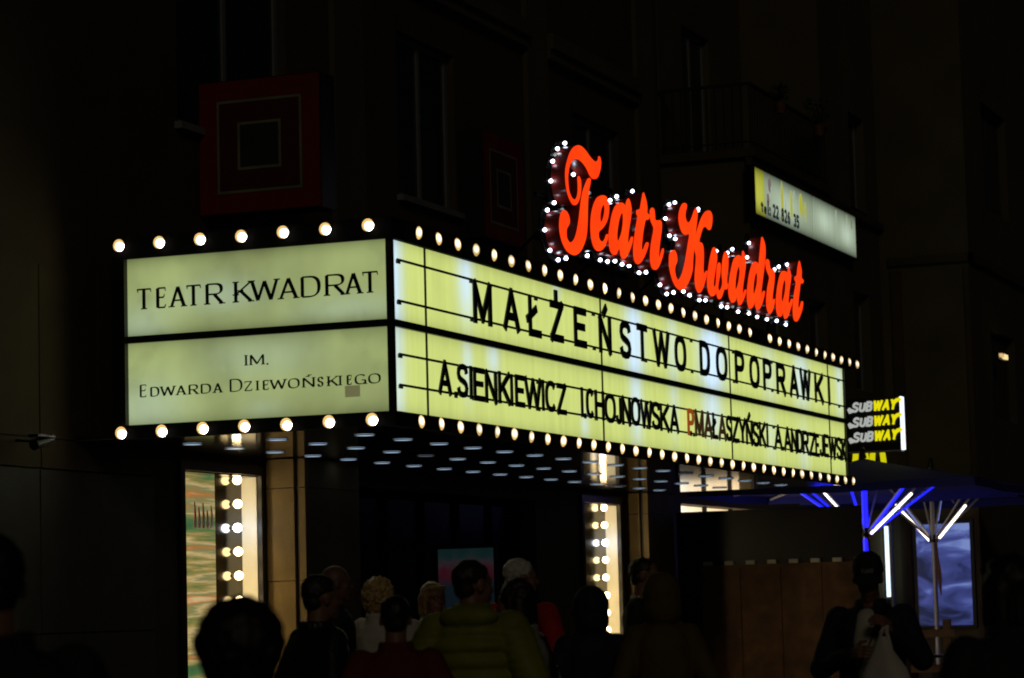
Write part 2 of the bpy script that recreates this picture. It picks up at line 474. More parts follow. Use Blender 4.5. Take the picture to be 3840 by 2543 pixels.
# stone piers beside the show cases
def pier(x0, x1, y_front, z1):
    z = 0.0; k = 0
    while z < z1 - .05:
        h = min(0.92, z1 - z)
        b = MB(); b.box(x0, x1, y_front + .118 - FY, -.002, z + .004, z + h - .004)
        b.build('stone_block', M['stone'], theatre)
        b = MB(); b.box(x0 + .01, x1 - .01, y_front - FY, y_front + .07 - FY, z + .004, z + h - .004)
        b.build('stone_block', M['stone'], theatre)
        z += h; k += 1
    b = MB(); b.box(x0 + .05, x1 - .05, y_front + .06 - FY, y_front + .13 - FY, 0, z1); b.build('pier_joint', M['black'], theatre)
pier(3.62, 4.92, 2.575, 3.05)
pier(14.62, 15.75, 2.70, 3.05)
# glazed entrance doors, recessed
k = MB(); k.box(4.95, 11.25, .30, .34, 0, 2.86); k.build('lobby_back', M['matte'], theatre)
dw = 6.28 / 6
for i in range(6):
    x = 4.96 + i * dw; t = .08
    d = MB()
    for (p, q, r_, s_) in ((x, x + t, 0.01, 2.85), (x + dw - t - .01, x + dw - .01, 0.01, 2.85), (x + t, x + dw - t - .01, .01, .25), (x + t, x + dw - t - .01, 2.77, 2.85), (x + t, x + dw - t - .01, 2.2, 2.28)):
        d.box(p, q, .2, .26, r_, s_)
    do = d.build('door', M['matte'], theatre)
    e = MB(); e.box(x + t, x + dw - t - .01, .22, .235, .25, 2.2); e.box(x + t, x + dw - t - .01, .22, .235, 2.28, 2.77); e.build('pane', M['doorglass'], do)
    e = MB(); hx = x + (t + .05 if i % 2 else dw - t - .06)
    e.tube((hx, .15, .85), (hx, .15, 1.45), .014); e.tube((hx, .15, .9), (hx, .2, .9), .01); e.tube((hx, .15, 1.4), (hx, .2, 1.4), .01)
    e.build('handle', M['alu'], do)

# ------------------------------------------------------------------ show cases with mirror bulbs
def poster_mat(seed):
    m = bpy.data.materials.new('poster_print'); n, l = nodes_of(m); p = n['Principled BSDF']
    tc = n.new('ShaderNodeTexCoord'); mp = n.new('ShaderNodeMapping')
    mp.inputs['Scale'].default_value = (0.15, 1, 2.3); mp.inputs['Location'].default_value = (seed, 0, seed)
    l.new(tc.outputs['Object'], mp.inputs[0])
    t = n.new('ShaderNodeTexNoise'); t.inputs['Scale'].default_value = 2.2; t.inputs['Detail'].default_value = 5; t.inputs['Roughness'].default_value = .6
    l.new(mp.outputs[0], t.inputs['Vector'])
    r = n.new('ShaderNodeValToRGB'); cr = r.color_ramp
    stops = [(.28, (.04, .11, .05)), (.40, (.08, .19, .07)), (.46, (.34, .27, .08)), (.51, (.62, .48, .22)), (.565, (.24, .26, .11)), (.62, (.52, .20, .05)), (.70, (.75, .58, .30))]
    while len(cr.elements) < len(stops): cr.elements.new(.5)
    for e, (q, c) in zip(cr.elements, stops): e.position = q; e.color = (*c, 1)
    l.new(t.outputs['Fac'], r.inputs[0]); l.new(r.outputs[0], p.inputs['Base Color']); l.new(r.outputs[0], p.inputs['Emission Color']); p.inputs['Emission Strength'].default_value = .7
    p.inputs['Roughness'].default_value = .12; p.inputs['Coat Weight'].default_value = .5
    return m
M['case_bulb'] = glow('warm_globe', (1.0, 0.74, 0.34), 13.0, (.8, .8, .7))
M['case_bulb_cool'] = glow('cool_globe', (0.9, 0.95, 1.0), 20.0, (.8, .8, .8))
gl = MB(); gl.ball((0, 0, 0), .044, n=14, m=10); GLOBE = gl.mesh('globe', M['case_bulb'])
GLOBEC = gl.mesh('globe_cool', M['case_bulb_cool'])
sk = MB(); sk.tube((0, .03, 0), (0, .063, 0), .018, n=8); SOCK = sk.mesh('socket', M['trim'])
def show_case(x0, x1, split, label, seed, heads):
    c = thing('show_case', label, 'display case', ((x0 + x1) / 2, FY, 0), 0, 'show cases beside the entrance')
    o = (x0 + x1) / 2; z0, z1 = DZ; dp = .165
    b = MB(); b.box(split - o, x1 - o - .012, dp, dp + .01, z0, z1 - .012); b.build('mirror', M['mirror'], c)
    pm = poster_mat(seed)
    b = MB(); b.box(x0 - o + .012, split - o - .003, dp - .012, dp + .008, z0, z1 - .012); po = b.build('poster', pm, c)
    if heads:   # a row of tall pink lettering across the poster
        lm = mat('pink_print', (.40, .12, .10), .4, bump=0); x = split - o - .42
        for hh in (.25, .20, .24, .17, .22):
            L = MB(); ribbon(L, [(x, 2.36), (x + .008, 2.36 + hh * .5), (x - .004, 2.36 + hh)], [.05, .042, .02], 0, .004, lambda u, v, d: (u, dp - .016 + d, v)); L.build('print_stroke', lm, po); x += .085
    b = MB(); b.box(x1 - o - .012, x1 - o - .002, 0.0, dp + .02, z0, z1 - .012)
    b.build('side_panel', M['white'], c)
    b = MB(); b.box(x0 - o + .002, x0 - o + .012, 0.0, dp - .014, z0, z1 - .012); b.build('side_panel', M['white'], c)
    b = MB(); b.box(x0 - o + .013, x1 - o - .013, 0.0, dp - .014, z1 - .011, z1 - .002); b.build('head_panel', M['mirror'], c)
    f = MB(); t = .09
    f.box(x0 - o - t, x0 - o - .001, -.05, .0, z0 - t, z1 + t); f.box(x1 - o + .001, x1 - o + t, -.05, .0, z0 - t, z1 + t)
    f.box(x0 - o - .001, x1 - o + .001, -.05, -.001, z1 + .001, z1 + t); f.box(x0 - o - .001, x1 - o + .001, -.05, -.001, z0 - t, z0 - .001)
    f.build('frame', M['black'], c)
    k = 0; z = z1 - .041
    while z > z0 + .1:
        for x in (x1 - o - .222, x0 - o + .11):
            q = meshobj('bulb', GLOBEC if k == 2 else GLOBE, c, (x + rnd.uniform(-.012, .012), dp - .064, z + rnd.uniform(-.004, .004)))
            meshobj('socket', SOCK, q)
        z -= .236; k += 1
    return c
show_case(D1[0], D1[1], 2.92, 'tall lit poster case left of the entrance, row of round bulbs beside a green poster', 0.0, True)
show_case(D2[0], D2[1], 13.33, 'narrow lit case right of the entrance, mirror with round bulbs', 3.7, False)

# ------------------------------------------------------------------ marquee
ML, MT, MB0 = 15.0, 4.62, 3.17
mq = thing('marquee', 'long theatre marquee with backlit yellow letter boards and rows of bulbs', 'marquee', (0, 0, 3.05))
mq_up = Matrix.Translation((0, 0, -3.05))
def mqb(mb, name, mats, parent=mq):
    for i, v in enumerate(mb.v): mb.v[i] = (v[0], v[1], v[2] - 3.05)
    return mb.build(name, mats, parent)
b = MB(); b.box(.06, 15.03, .075, 2.60, 3.10, 4.74); mqb(b, 'body', M['black'])
# soffit of polished sheets
xs = [0.0 + 1.512 * i for i in range(11)]
for a, c in zip(xs, xs[1:]):
    b = MB(); b.box(a - .03 + .003, c - .03 - .003, -.03, FY - .04, 3.056, 3.066); mqb(b, 'soffit_sheet', M['soffit'])
b = MB(); b.box(-.03, 15.08, -.03, FY - .04, 3.07, 3.095); mqb(b, 'soffit_frame', M['black'])
# fascia bands round the boards
b = MB()
b.box(-.045, 15.14, -.045, .07, 3.05, MB0); b.box(-.045, 15.56, -.045, .07, MT + .03, 4.80); b.box(-.045, 15.08, -.045, .07, MT, MT + .03)
b.box(-.045, .055, .0705, 2.62, 3.05, MB0); b.box(-.045, .055, .0705, 2.62, MT, 4.80)
mqb(b, 'fascia', M['matte'])
b = MB(); b.box(-.032, .018, -.032, .022, MB0 - .002, MT + .002); mqb(b, 'corner_post', M['black'])
b = MB(); b.box(ML - .012, 15.06, -.035, .07, MB0 - .001, MT + .001); mqb(b, 'end_post', M['black'])
b = MB(); b.box(-.06, .05, 2.495, 2.62, MB0 - .001, MT + .001); mqb(b, 'end_post', M['blackmetal'])
b = MB(); b.box(.0185, ML - .0125, -.03, .03, 3.882, 3.942); mqb(b, 'middle_bar', M['black'])
b = MB(); b.box(-.03, .03, .0305, 2.494, 3.882, 3.942); mqb(b, 'middle_bar', M['black'])
# backlit boards
YEL = (.61, .70, .205); HOT = (.66, .86, 1.08); DRT = (.50, .56, .14)
up_b = [(.10, .16, .8, 4.3, 1.), (1.66, .18, .85, 4.45, .35), (4.0, .12, .35, 4.6, .12), (6.3, .27, 1.1, 4.25, .6), (7.6, .2, .35, 4.3, .6), (9.05, .42, 1.5, 4.3, .4), (11.4, .3, .28, 4.3, .5), (12.9, .35, .62, 4.35, .4), (14.8, .2, .45, 4.4, .5)]
lo_b = [(.12, .14, .55, 3.7, 1.), (1.66, .12, .5, 3.7, .3), (2.28, .15, .55, 3.8, .18), (4.7, .12, .4, 3.3, .15), (6.3, .2, .7, 3.7, .5), (7.6, .18, .3, 3.8, .5), (9.0, .35, .7, 3.75, .35), (11.4, .25, .25, 3.6, .5), (12.9, .25, .28, 3.4, .4)]
M['board_up'] = lightbox_mat('backlit_board', YEL, HOT, DRT, up_b, 0, 3.942, 4.62, 1.03, .3, 6.0, .3, 6.0, .05)
M['board_lo'] = lightbox_mat('backlit_board', YEL, HOT, DRT, lo_b, 0, 3.17, 3.882, 1.03, .3, 6.0, .3, 6.0, .05)
SY = (.355, .43, .165); SH = (.40, .52, .40); SD = (.17, .20, .08)
sb = [(2.35, .25, .6, 4.0, .2), (1.6, .4, .45, 4.25, .15), (.4, .5, .45, 4.05, .12)]
sb2 = [(2.3, .35, .6, 3.3, .25), (1.2, .5, .35, 3.7, .2), (1.2, .2, .3, 3.25, .1)]
M['side_up'] = lightbox_mat('backlit_side', SY, SH, SD, sb, 1, 3.942, 4.62, 1.0, .9, 2.0, .5, 5.0, .16)
M['side_lo'] = lightbox_mat('backlit_side', SY, SH, SD, sb2, 1, 3.17, 3.882, 1.0, .9, 2.0, .4, 5.0, .16)
def board(x0, x1, y0, y1, z0, z1, m):
    k = MB(); k.box(x0, x1, y0, y1, z0, z1)
    return k.build('letter_board', m, mq, (0, 0, -3.05))
BU = board(.0187, ML - .013, -.002, .012, 3.943, MT - .001, M['board_up'])
BL = board(.0187, ML - .013, -.002, .012, MB0 + .001, 3.881, M['board_lo'])
SU = board(-.002, .012, .0225, 2.494, 3.943, MT - .001, M['side_up'])
SL = board(-.002, .012, .0225, 2.494, MB0 + .001, 3.881, M['side_lo'])
BU['label'] = 'upper front board with the play title in black letters'; BL['label'] = 'lower front board, row of names in black letters'
SU['label'] = 'upper side board with the theatre name in serif letters'; SL['label'] = 'lower side board with the dedication in serif letters'
# rails and seams on the boards
for zz, par in ((4.452, BU), (4.105, BU), (3.654, BL), (3.396, BL)):
    k = MB(); k.box(.10, ML - .02, -.030, -.018, zz - .010, zz + .010)
    x = .12
    while x < ML - .2:
        k.box(x, x + .07, -.017, -.003, zz - .028, zz + .004); x += 1.62
    k.build('rail', M['black'], par)
for x in (.73, 5.24, 9.72, 14.2):
    for z0, z1, par in ((3.943, MT - .001, BU), (MB0 + .001, 3.881, BL)):
        k = MB(); k.box(x - .014, x + .014, -.012, -.0025, z0, z1); k.build('seam', M['black'], par)
UP = [('M', 1.74, 2.18), ('A', 2.47, 2.88), ('Ł', 3.09, 3.45), ('Ż', 3.69, 4.06), ('E', 4.36, 4.72), ('Ń', 5.09, 5.46), ('S', 5.73, 6.08), ('T', 6.28, 6.62), ('W', 6.82, 7.37), ('O', 7.56, 7.96), ('D', 8.47, 8.84), ('O', 9.09, 9.52), ('P', 9.84, 10.21), ('O', 10.44, 10.85), ('P', 11.02, 11.38), ('R', 11.6, 12.01), ('A', 12.2, 12.6), ('W', 12.69, 13.2), ('K', 13.4, 13.82), ('I', 14.04, 14.2)]
LO = [('A', 0.9, 1.19), ('.', 1.25, 1.32), ('S', 1.32, 1.57), ('I', 1.61, 1.67), ('E', 1.7, 1.96), ('N', 1.98, 2.26), ('K', 2.3, 2.59), ('I', 2.6, 2.66), ('E', 2.72, 2.96), ('W', 2.96, 3.4), ('I', 3.41, 3.48), ('C', 3.51, 3.8), ('Z', 3.82, 4.08), ('I', 4.49, 4.57), ('.', 4.58, 4.64), ('C', 4.65, 4.88), ('H', 4.91, 5.18), ('O', 5.2, 5.53), ('J', 5.54, 5.71), ('N', 5.73, 6.0), ('O', 6.02, 6.31), ('W', 6.32, 6.71), ('S', 6.7, 6.97), ('K', 6.98, 7.28), ('A', 7.31, 7.62), ('P', 7.94, 8.17), ('.', 8.01, 8.08), ('M', 8.21, 8.52), ('A', 8.55, 8.85), ('Ł', 8.86, 9.05), ('A', 9.09, 9.4), ('S', 9.4, 9.62), ('Z', 9.63, 9.91), ('Y', 9.92, 10.19), ('Ń', 10.2, 10.47), ('S', 10.48, 10.74), ('K', 10.76, 11.03), ('I', 11.06, 11.15), ('A', 11.42, 11.75), ('.', 11.76, 11.82), ('A', 11.85, 12.17), ('N', 12.18, 12.44), ('D', 12.46, 12.7), ('R', 12.72, 13.0), ('Z', 13.03, 13.33), ('E', 13.33, 13.51), ('J', 13.54, 13.73), ('E', 13.76, 13.98), ('W', 13.99, 14.39), ('S', 14.4, 14.65), ('K', 14.67, 14.88)]
SIDE = [('T', 2.41, 2.252), ('E', 2.21, 2.11), ('A', 2.076, 1.924), ('T', 1.927, 1.768), ('R', 1.73, 1.557), ('K', 1.455, 1.279), ('W', 1.301, 1.033), ('A', 1.028, 0.852), ('D', 0.824, 0.638), ('R', 0.595, 0.41), ('A', 0.41, 0.257), ('T', 0.262, 0.1)]
SIDE2 = [('E', 2.382, 2.316), ('D', 2.28, 2.191), ('W', 2.182, 2.036), ('A', 2.027, 1.935), ('R', 1.907, 1.813), ('D', 1.79, 1.69), ('A', 1.669, 1.585), ('D', 1.512, 1.391), ('Z', 1.377, 1.294), ('I', 1.26, 1.236), ('E', 1.197, 1.139), ('W', 1.13, 0.976), ('O', 0.961, 0.85), ('Ń', 0.822, 0.711), ('S', 0.685, 0.628), ('K', 0.59, 0.491), ('I', 0.484, 0.462), ('E', 0.413, 0.364), ('G', 0.34, 0.23), ('O', 0.216, 0.1)]
rw = random.Random(3)
def front_f(x, z, d): return (x, -.045 + d, z)
for row, z0, z1, t, th, par in ((UP, 4.062, 4.462, .082, .075, BU), (LO, 3.365, 3.668, .058, .052, BL)):
    for i, (ch, a, c) in enumerate(row):
        m = MB(); dz = rw.uniform(-.008, .008)
        tt = t if ch not in 'IŁ' else t * .95
        glyph(m, ch, a, c, z0 + dz, z1 + dz, min(tt, (c - a) * .42 if ch not in 'I.' else tt), .012, front_f, th=th)
        mm = M['letter']
        if row is LO:
            if i == 25: mm = M['orange_letter']
            elif i in (27, 28, 30): mm = M['brown_letter']
        m.build('letter', mm, par)
def side_f(y, z, d): return (-.008 + d, y, z)
for ch, a, c in SIDE:
    m = MB(); glyph(m, ch, a, c, 4.163, 4.362, .030, .003, side_f, serif=True); m.build('letter', M['letter'], SU)
for ch, a, c in SIDE2:
    m = MB(); big = ch in 'ED' and (a > 2.3 or 1.5 < a < 1.52)
    glyph(m, ch, a, c, 3.404, 3.524 if big else 3.498, .0175, .003, side_f, serif=True); m.build('letter', M['letter'], SL)
for ch, a, c in (('I', 1.368, 1.336), ('M', 1.315, 1.182), ('.', 1.158, 1.142)):
    m = MB(); glyph(m, ch, a, c, 3.622, 3.722, .0175, .003, side_f, serif=(ch != '.')); m.build('letter', M['letter'], SL)
k = MB(); k.box(-.0045, -.003, .293, .432, 3.307, 3.403)
k.build('paper_patch', glow('stained_paper', (.13, .13, .06), 1.0, (.3, .28, .15)), SL)
# bulbs: flat frosted caps on the fascia
def cap_mesh(name, m, kz=1.0, kr=1.0):
    k = MB(); n = 14; vs = [(0, -.022 * kz, 0)]
    for r, y in ((.024 * kr, -.020 * kz), (.043 * kr, -.013 * kz), (.054 * kr, 0.0)):
        vs += [(r * math.cos(2 * math.pi * i / n), y, r * math.sin(2 * math.pi * i / n)) for i in range(n)]
    fs = [(0, 1 + i, 1 + (i + 1) % n) for i in range(n)]
    for j in range(2):
        for i in range(n):
            a = 1 + j * n + i; b_ = 1 + j * n + (i + 1) % n
            fs.append((a, a + n, b_ + n, b_))
    k.add(vs, fs, 0, True)
    k.tube((0, .0005, 0), (0, .028, 0), .050 * kr, n=14, mi=1)
    return k.mesh(name, [m, M['matte']])
AMB = (.72, .46, .15); WHT = (2.6, 2.3, 1.8)
CAPS_F = [cap_mesh('bulb_cap', lamp_mat('lamp_front', -.020, .004, AMB, WHT, p, .006, .046), 1.0, 1.05) for p in (1.15, .80, 2.6)]
CAPS_S = [cap_mesh('bulb_cap', lamp_mat('lamp_side', .021, -.014, (.92, .58, .19), (22, 20, 17), 1.0, .031, .040), 1.2, 1.02)]
rb = random.Random(11)
for rowz, x0, n, skip in ((4.715, .457, 36, (24,)), (3.105, .421, 35, ())):
    for i in range(n):
        if i in skip: continue
        me = CAPS_F[0]
        if rowz > 4 and i in (12, 13): me = CAPS_F[1]
        elif rowz > 4 and i == 11: me = CAPS_F[2]
        elif i > 27 or rb.random() < .2: me = CAPS_F[1]
        o = meshobj('bulb', me, mq, (x0 + .431 * i, -.075, rowz - 3.05 + rb.uniform(-.004, .004)))
        o.rotation_euler = (rb.uniform(-.1, .1), 0, rb.uniform(-.12, .12))
for rowz in (4.735, 3.105):
    for i in range(7):
        o = meshobj('bulb', CAPS_S[0], mq, (-.075, 2.535 - .396 * i, rowz - 3.05 + rb.uniform(-.004, .004)))
        o.rotation_euler = (0, rb.uniform(-.05, .05), -math.pi / 2)
# round downlights in the soffit
k = MB(); k.tube((0, 0, 0), (0, 0, .006), .086, n=18); DL = k.mesh('downlight_lens', glow('cool_downlight', (.40, .55, .72), 1.0))
DLD = k.mesh('downlight_lens', glow('dim_downlight', (.10, .12, .15), 1.0))
k = MB(); k.tube((0, 0, -.004), (0, 0, .0055), .112, n=18)
rr = MB(); n_ = 18
for i in range(n_):
    a0, a1 = 2 * math.pi * i / n_, 2 * math.pi * (i + 1) / n_
    P_ = lambda r, a, z: (r * math.cos(a), r * math.sin(a), z)
    rr.add([P_(.087, a0, -.003), P_(.097, a0, -.003), P_(.097, a1, -.003), P_(.087, a1, -.003), P_(.087, a0, .006), P_(.097, a0, .006), P_(.097, a1, .006), P_(.087, a1, .006)],
           [(0, 3, 2, 1), (0, 4, 7, 3), (1, 2, 6, 5)])
RING = rr.mesh('ring', M['blackmetal'])
for r_ in range(3):
    for i in range(17):
        x = .97 + .83 * i
        y = .70 + .85 * r_
        q = meshobj('downlight', DLD if (r_, i) in ((1, 4), (0, 11), (2, 14)) else DL, mq, (x, y, -.0015))
        meshobj('ring', RING, q)

# ------------------------------------------------------------------ red script sign on top of the marquee
SCRIPT = [  # (outlines of one letter as x,z pairs in cm on the sign plane)
    ["1131 1234 1139 1229 1142 1217 1134 1200 1120 1185 1104 1178 1085 1176 1068 1181 1051 1192 1033 1199 1013 1203 991 1203 973 1198 957 1190 946 1177 940 1162 940 1146 945 1133 957 1124 972 1122 984 1127 992 1138 994 1152 993 1164 995 1171 1003 1174 1012 1169 1016 1155 1013 1141 1005 1126 993 1114 978 1107 962 1106 946 1113 932 1125 924 1141 921 1159 924 1177 936 1196 952 1214 973 1228 999 1237 1024 1238 1049 1233 1074 1224 1097 1219 1112 1220 1122 1225 1125 1231",
     "1065 1179 1075 1176 1073 1167 1062 1149 1055 1127 1051 1105 1048 1084 1043 1062 1033 1044 1016 1027 995 1013 969 1004 947 1003 920 1007 899 1018 886 1031 879 1048 880 1065 887 1080 898 1089 912 1093 929 1090 940 1081 942 1069 934 1060 924 1053 921 1044 925 1035 937 1031 952 1034 968 1044 981 1060 993 1082 1003 1106 1012 1128 1024 1147 1041 1164 1054 1175"],
    ["1146 1154 1165 1154 1177 1148 1184 1135 1183 1121 1171 1101 1151 1086 1131 1076 1117 1070 1114 1062 1122 1056 1137 1056 1151 1064 1160 1073 1170 1075 1173 1069 1167 1058 1150 1043 1127 1032 1106 1028 1086 1031 1071 1043 1064 1061 1064 1083 1071 1105 1086 1126 1106 1142 1127 1150",
     "1148 1130 1154 1128 1152 1118 1145 1107 1133 1096 1127 1099 1129 1110 1137 1122"],
    ["1309 1169 1321 1164 1328 1154 1330 1141 1323 1124 1312 1104 1304 1087 1300 1073 1307 1075 1316 1084 1326 1089 1334 1086 1329 1073 1314 1057 1295 1042 1275 1031 1259 1030 1247 1036 1244 1046 1235 1046 1224 1036 1207 1031 1191 1033 1179 1042 1174 1059 1176 1077 1186 1098 1199 1119 1217 1137 1239 1149 1262 1154 1281 1153 1289 1149 1295 1159",
     "1268 1128 1271 1122 1268 1108 1259 1090 1243 1074 1234 1068 1230 1074 1234 1089 1245 1109 1257 1123"],
    ["1413 1196 1425 1187 1435 1173 1437 1160 1435 1153 1448 1151 1450 1143 1440 1135 1423 1132 1413 1120 1403 1102 1395 1083 1391 1069 1400 1070 1412 1081 1424 1088 1436 1088 1437 1080 1425 1066 1403 1048 1379 1034 1356 1028 1339 1034 1332 1048 1333 1066 1342 1089 1355 1115 1366 1134 1359 1139 1362 1149 1376 1154 1385 1156 1395 1172 1405 1188"],
    ["1471 1170 1484 1167 1489 1156 1491 1145 1509 1147 1527 1148 1535 1141 1533 1125 1524 1107 1515 1087 1508 1068 1510 1064 1520 1075 1530 1085 1539 1088 1544 1083 1537 1069 1520 1052 1501 1037 1480 1029 1459 1030 1447 1040 1444 1057 1449 1076 1460 1098 1474 1120 1469 1127 1458 1135 1452 1147 1455 1161 1462 1167"],
    ["1705 1211 1720 1210 1723 1201 1715 1191 1710 1180 1716 1171 1729 1169 1746 1176 1761 1188 1776 1202 1794 1212 1803 1207 1803 1194 1796 1176 1788 1159 1779 1139 1770 1122 1764 1103 1757 1082 1751 1061 1735 1041 1710 1022 1683 1008 1653 1002 1627 1005 1606 1014 1589 1029 1578 1048 1577 1066 1584 1081 1601 1090 1621 1093 1636 1084 1639 1069 1631 1060 1621 1051 1621 1039 1632 1029 1646 1030 1663 1040 1681 1057 1696 1077 1708 1097 1719 1116 1732 1138 1719 1136 1699 1133 1680 1137 1665 1148 1657 1163 1660 1180 1673 1196 1690 1207",
     "1886 1217 1907 1216 1918 1206 1916 1191 1906 1175 1891 1167 1877 1168 1864 1171 1846 1168 1832 1159 1820 1146 1810 1134 1826 1134 1838 1126 1841 1110 1839 1091 1835 1074 1836 1063 1849 1069 1860 1073 1863 1067 1854 1053 1839 1037 1824 1023 1802 1011 1785 1011 1769 1020 1763 1038 1767 1058 1775 1080 1778 1096 1772 1104 1767 1112 1771 1128 1783 1146 1802 1167 1828 1191 1858 1209"],
    ["1918 1134 1936 1132 1945 1121 1945 1107 1936 1089 1921 1065 1910 1045 1915 1041 1924 1044 1931 1059 1937 1081 1946 1096 1959 1103 1971 1098 1970 1082 1961 1065 1950 1049 1946 1038 1956 1036 1972 1045 1980 1058 1977 1075 1981 1094 1991 1116 2004 1130 2019 1136 2033 1131 2037 1117 2033 1095 2023 1073 2020 1060 2027 1057 2023 1046 2010 1039 1996 1039 1984 1029 1968 1016 1950 1010 1936 1014 1928 1024 1916 1017 1891 1011 1871 1016 1860 1031 1859 1050 1869 1073 1883 1098 1900 1120"],
    ["2161 1154 2173 1147 2183 1135 2183 1120 2171 1095 2156 1070 2148 1052 2154 1048 2164 1058 2174 1060 2179 1056 2168 1041 2147 1025 2124 1013 2109 1014 2100 1021 2098 1031 2084 1020 2060 1012 2043 1015 2030 1027 2027 1044 2037 1068 2053 1093 2073 1117 2097 1132 2124 1139 2142 1137 2148 1133 2152 1145",
     "2122 1107 2127 1099 2121 1083 2108 1065 2091 1051 2087 1055 2093 1074 2106 1095"],
    ["2334 1208 2353 1197 2361 1182 2358 1157 2344 1127 2326 1096 2313 1071 2312 1062 2325 1071 2337 1073 2342 1067 2330 1050 2304 1028 2277 1015 2258 1017 2250 1027 2247 1033 2234 1021 2210 1012 2191 1016 2182 1031 2183 1053 2195 1080 2214 1108 2239 1131 2267 1139 2288 1136 2294 1135 2304 1156 2315 1181 2325 1200",
     "2274 1108 2278 1100 2272 1084 2258 1067 2244 1055 2240 1063 2247 1081 2260 1100"],
    ["2375 1157 2391 1153 2395 1141 2404 1134 2425 1138 2436 1132 2437 1117 2427 1093 2413 1069 2408 1053 2417 1060 2427 1062 2430 1053 2416 1036 2396 1021 2375 1015 2358 1022 2350 1039 2354 1061 2368 1087 2385 1109 2374 1117 2360 1129 2356 1144 2363 1153"],
    ["2571 1156 2582 1150 2591 1137 2587 1121 2573 1099 2562 1077 2558 1064 2571 1067 2585 1077 2598 1077 2594 1064 2572 1044 2545 1023 2523 1016 2507 1020 2503 1031 2486 1020 2464 1016 2446 1022 2438 1041 2441 1063 2455 1092 2475 1118 2498 1137 2523 1143 2548 1143 2556 1139 2562 1150",
     "2531 1117 2535 1109 2529 1092 2514 1073 2500 1061 2494 1068 2502 1090 2516 1109"],
    ["2677 1186 2690 1173 2697 1158 2694 1143 2709 1139 2711 1131 2698 1124 2681 1123 2670 1104 2658 1082 2651 1061 2664 1064 2679 1077 2692 1082 2700 1076 2689 1057 2665 1037 2637 1021 2615 1018 2599 1026 2595 1044 2601 1067 2617 1097 2633 1121 2624 1127 2627 1139 2645 1144 2656 1163 2667 1178"],
]
LED = [4.79,6.12,5.01,6.21,4.64,5.97,4.57,5.76,4.65,5.55,5.24,5.92,4.45,5.45,4.36,5.24,4.49,5.05,4.72,4.98,4.95,5.02,5.59,5.12,5.99,5.12,6.22,5.13,6.46,5.16,6.69,5.15,6.92,5.16,6.36,5.8,6.58,5.87,7.11,6.0,8.39,6.02,8.61,6.07,8.24,5.84,8.37,5.66,8.58,5.65,9.49,6.11,8.2,4.98,8.45,5.02,8.82,5.07,9.05,5.05,9.42,5.03,9.66,5.05,10.29,5.04,10.53,5.05,10.99,5.04,11.45,5.06,11.81,5.05,12.25,5.06,12.7,5.08,13.13,5.07,10.17,5.69,10.62,5.72,10.83,5.79,11.56,5.95,11.46,5.76,12.68,5.74,12.89,5.8,13.29,5.87,7.25,5.12,7.49,5.15,7.97,5.06]
LED_DIM = [4.88,5.51,9.89,5.07,10.76,5.08,12.46,5.11,4.72,6.05,5.7,5.79]

sg = thing('script_sign', 'glowing red script sign with white pin lights standing on the marquee', 'sign', (8.6, .2, 4.8))
def smooth_loop(s, sub=4):
    v = [int(q) / 200 for q in s.split()]; p = list(zip(v[::2], v[1::2])); n = len(p); out = []
    for i in range(n):
        a, b, c, d = p[i - 1], p[i], p[(i + 1) % n], p[(i + 2) % n]
        for j in range(sub):
            t = j / sub
            out.append(tuple(.5 * (2 * b[k] + (c[k] - a[k]) * t + (2 * a[k] - 5 * b[k] + 4 * c[k] - d[k]) * t * t + (3 * b[k] - a[k] - 3 * c[k] + d[k]) * t ** 3) for k in (0, 1)))
    return out
def filled(name, loops, ext, off, y, m, parent):
    cu = bpy.data.curves.new(name, 'CURVE'); cu.dimensions = '2D'; cu.fill_mode = 'BOTH'; cu.extrude = ext; cu.offset = off
    for lp in loops:
        sp_ = cu.splines.new('POLY'); sp_.points.add(len(lp) - 1)
        for q, (x, z) in zip(sp_.points, lp): q.co = (x - 8.6, z - 4.8, 0, 1)
        sp_.use_cyclic_u = True
    tmp = bpy.data.objects.new('tmp', cu); col.objects.link(tmp)
    tmp.rotation_euler = (math.pi / 2, 0, 0)
    me = tmp.to_mesh().copy()
    bpy.data.objects.remove(tmp); me.transform(Matrix.Rotation(math.pi / 2, 4, 'X'))
    me.materials.clear(); me.materials.append(m); me.name = name
    return meshobj(name, me, parent, (0, y - .2, 0))
M['red_face'] = glow('red_lit_face', (1.2, .056, .004), 1.0, (.4, .02, .01))
_n, _l = nodes_of(M['red_face']); _t = _n.new('ShaderNodeTexNoise'); _t.inputs['Scale'].default_value = 2.5; _tc = _n.new('ShaderNodeTexCoord')
_l.new(_tc.outputs['Object'], _t.inputs['Vector'])
_l.new(mixc(_n, _l, _t.outputs['Fac'], (1.1, .030, .005), (1.35, .085, .004)), _n['Principled BSDF'].inputs['Emission Color'])
M['pin'] = glow('white_pin_light', (.72, .82, 1.0), 9.0)
M['pin_dim'] = glow('unlit_pin_light', (.5, .6, .55), .35, (.6, .6, .6))
for loops in SCRIPT:
    lp = [smooth_loop(s) for s in loops]
    body = filled('letter', lp, .075, -.012, .182, M['red_paint'], sg)
    filled('letter_face', lp, .004, -.012, .100, M['red_face'], body).location = (0, -.082, 0)
    body_plate = filled('backing_plate', lp[:1] if len(lp[1:]) and len(loops[1].split()) < 30 else lp, .006, .05, .292, M['matte'], body)
    body_plate.location = (0, .11, 0)
k = MB(); k.ball((0, 0, 0), .013, .020, .020, n=10, m=8); PIN = k.mesh('pin', M['pin']); PIND = k.mesh('pin_unlit', M['pin_dim'])
k = MB(); k.tube((0, .02, 0), (0, .065, 0), .012, n=8); PINS = k.mesh('pin_stem', M['alu'])
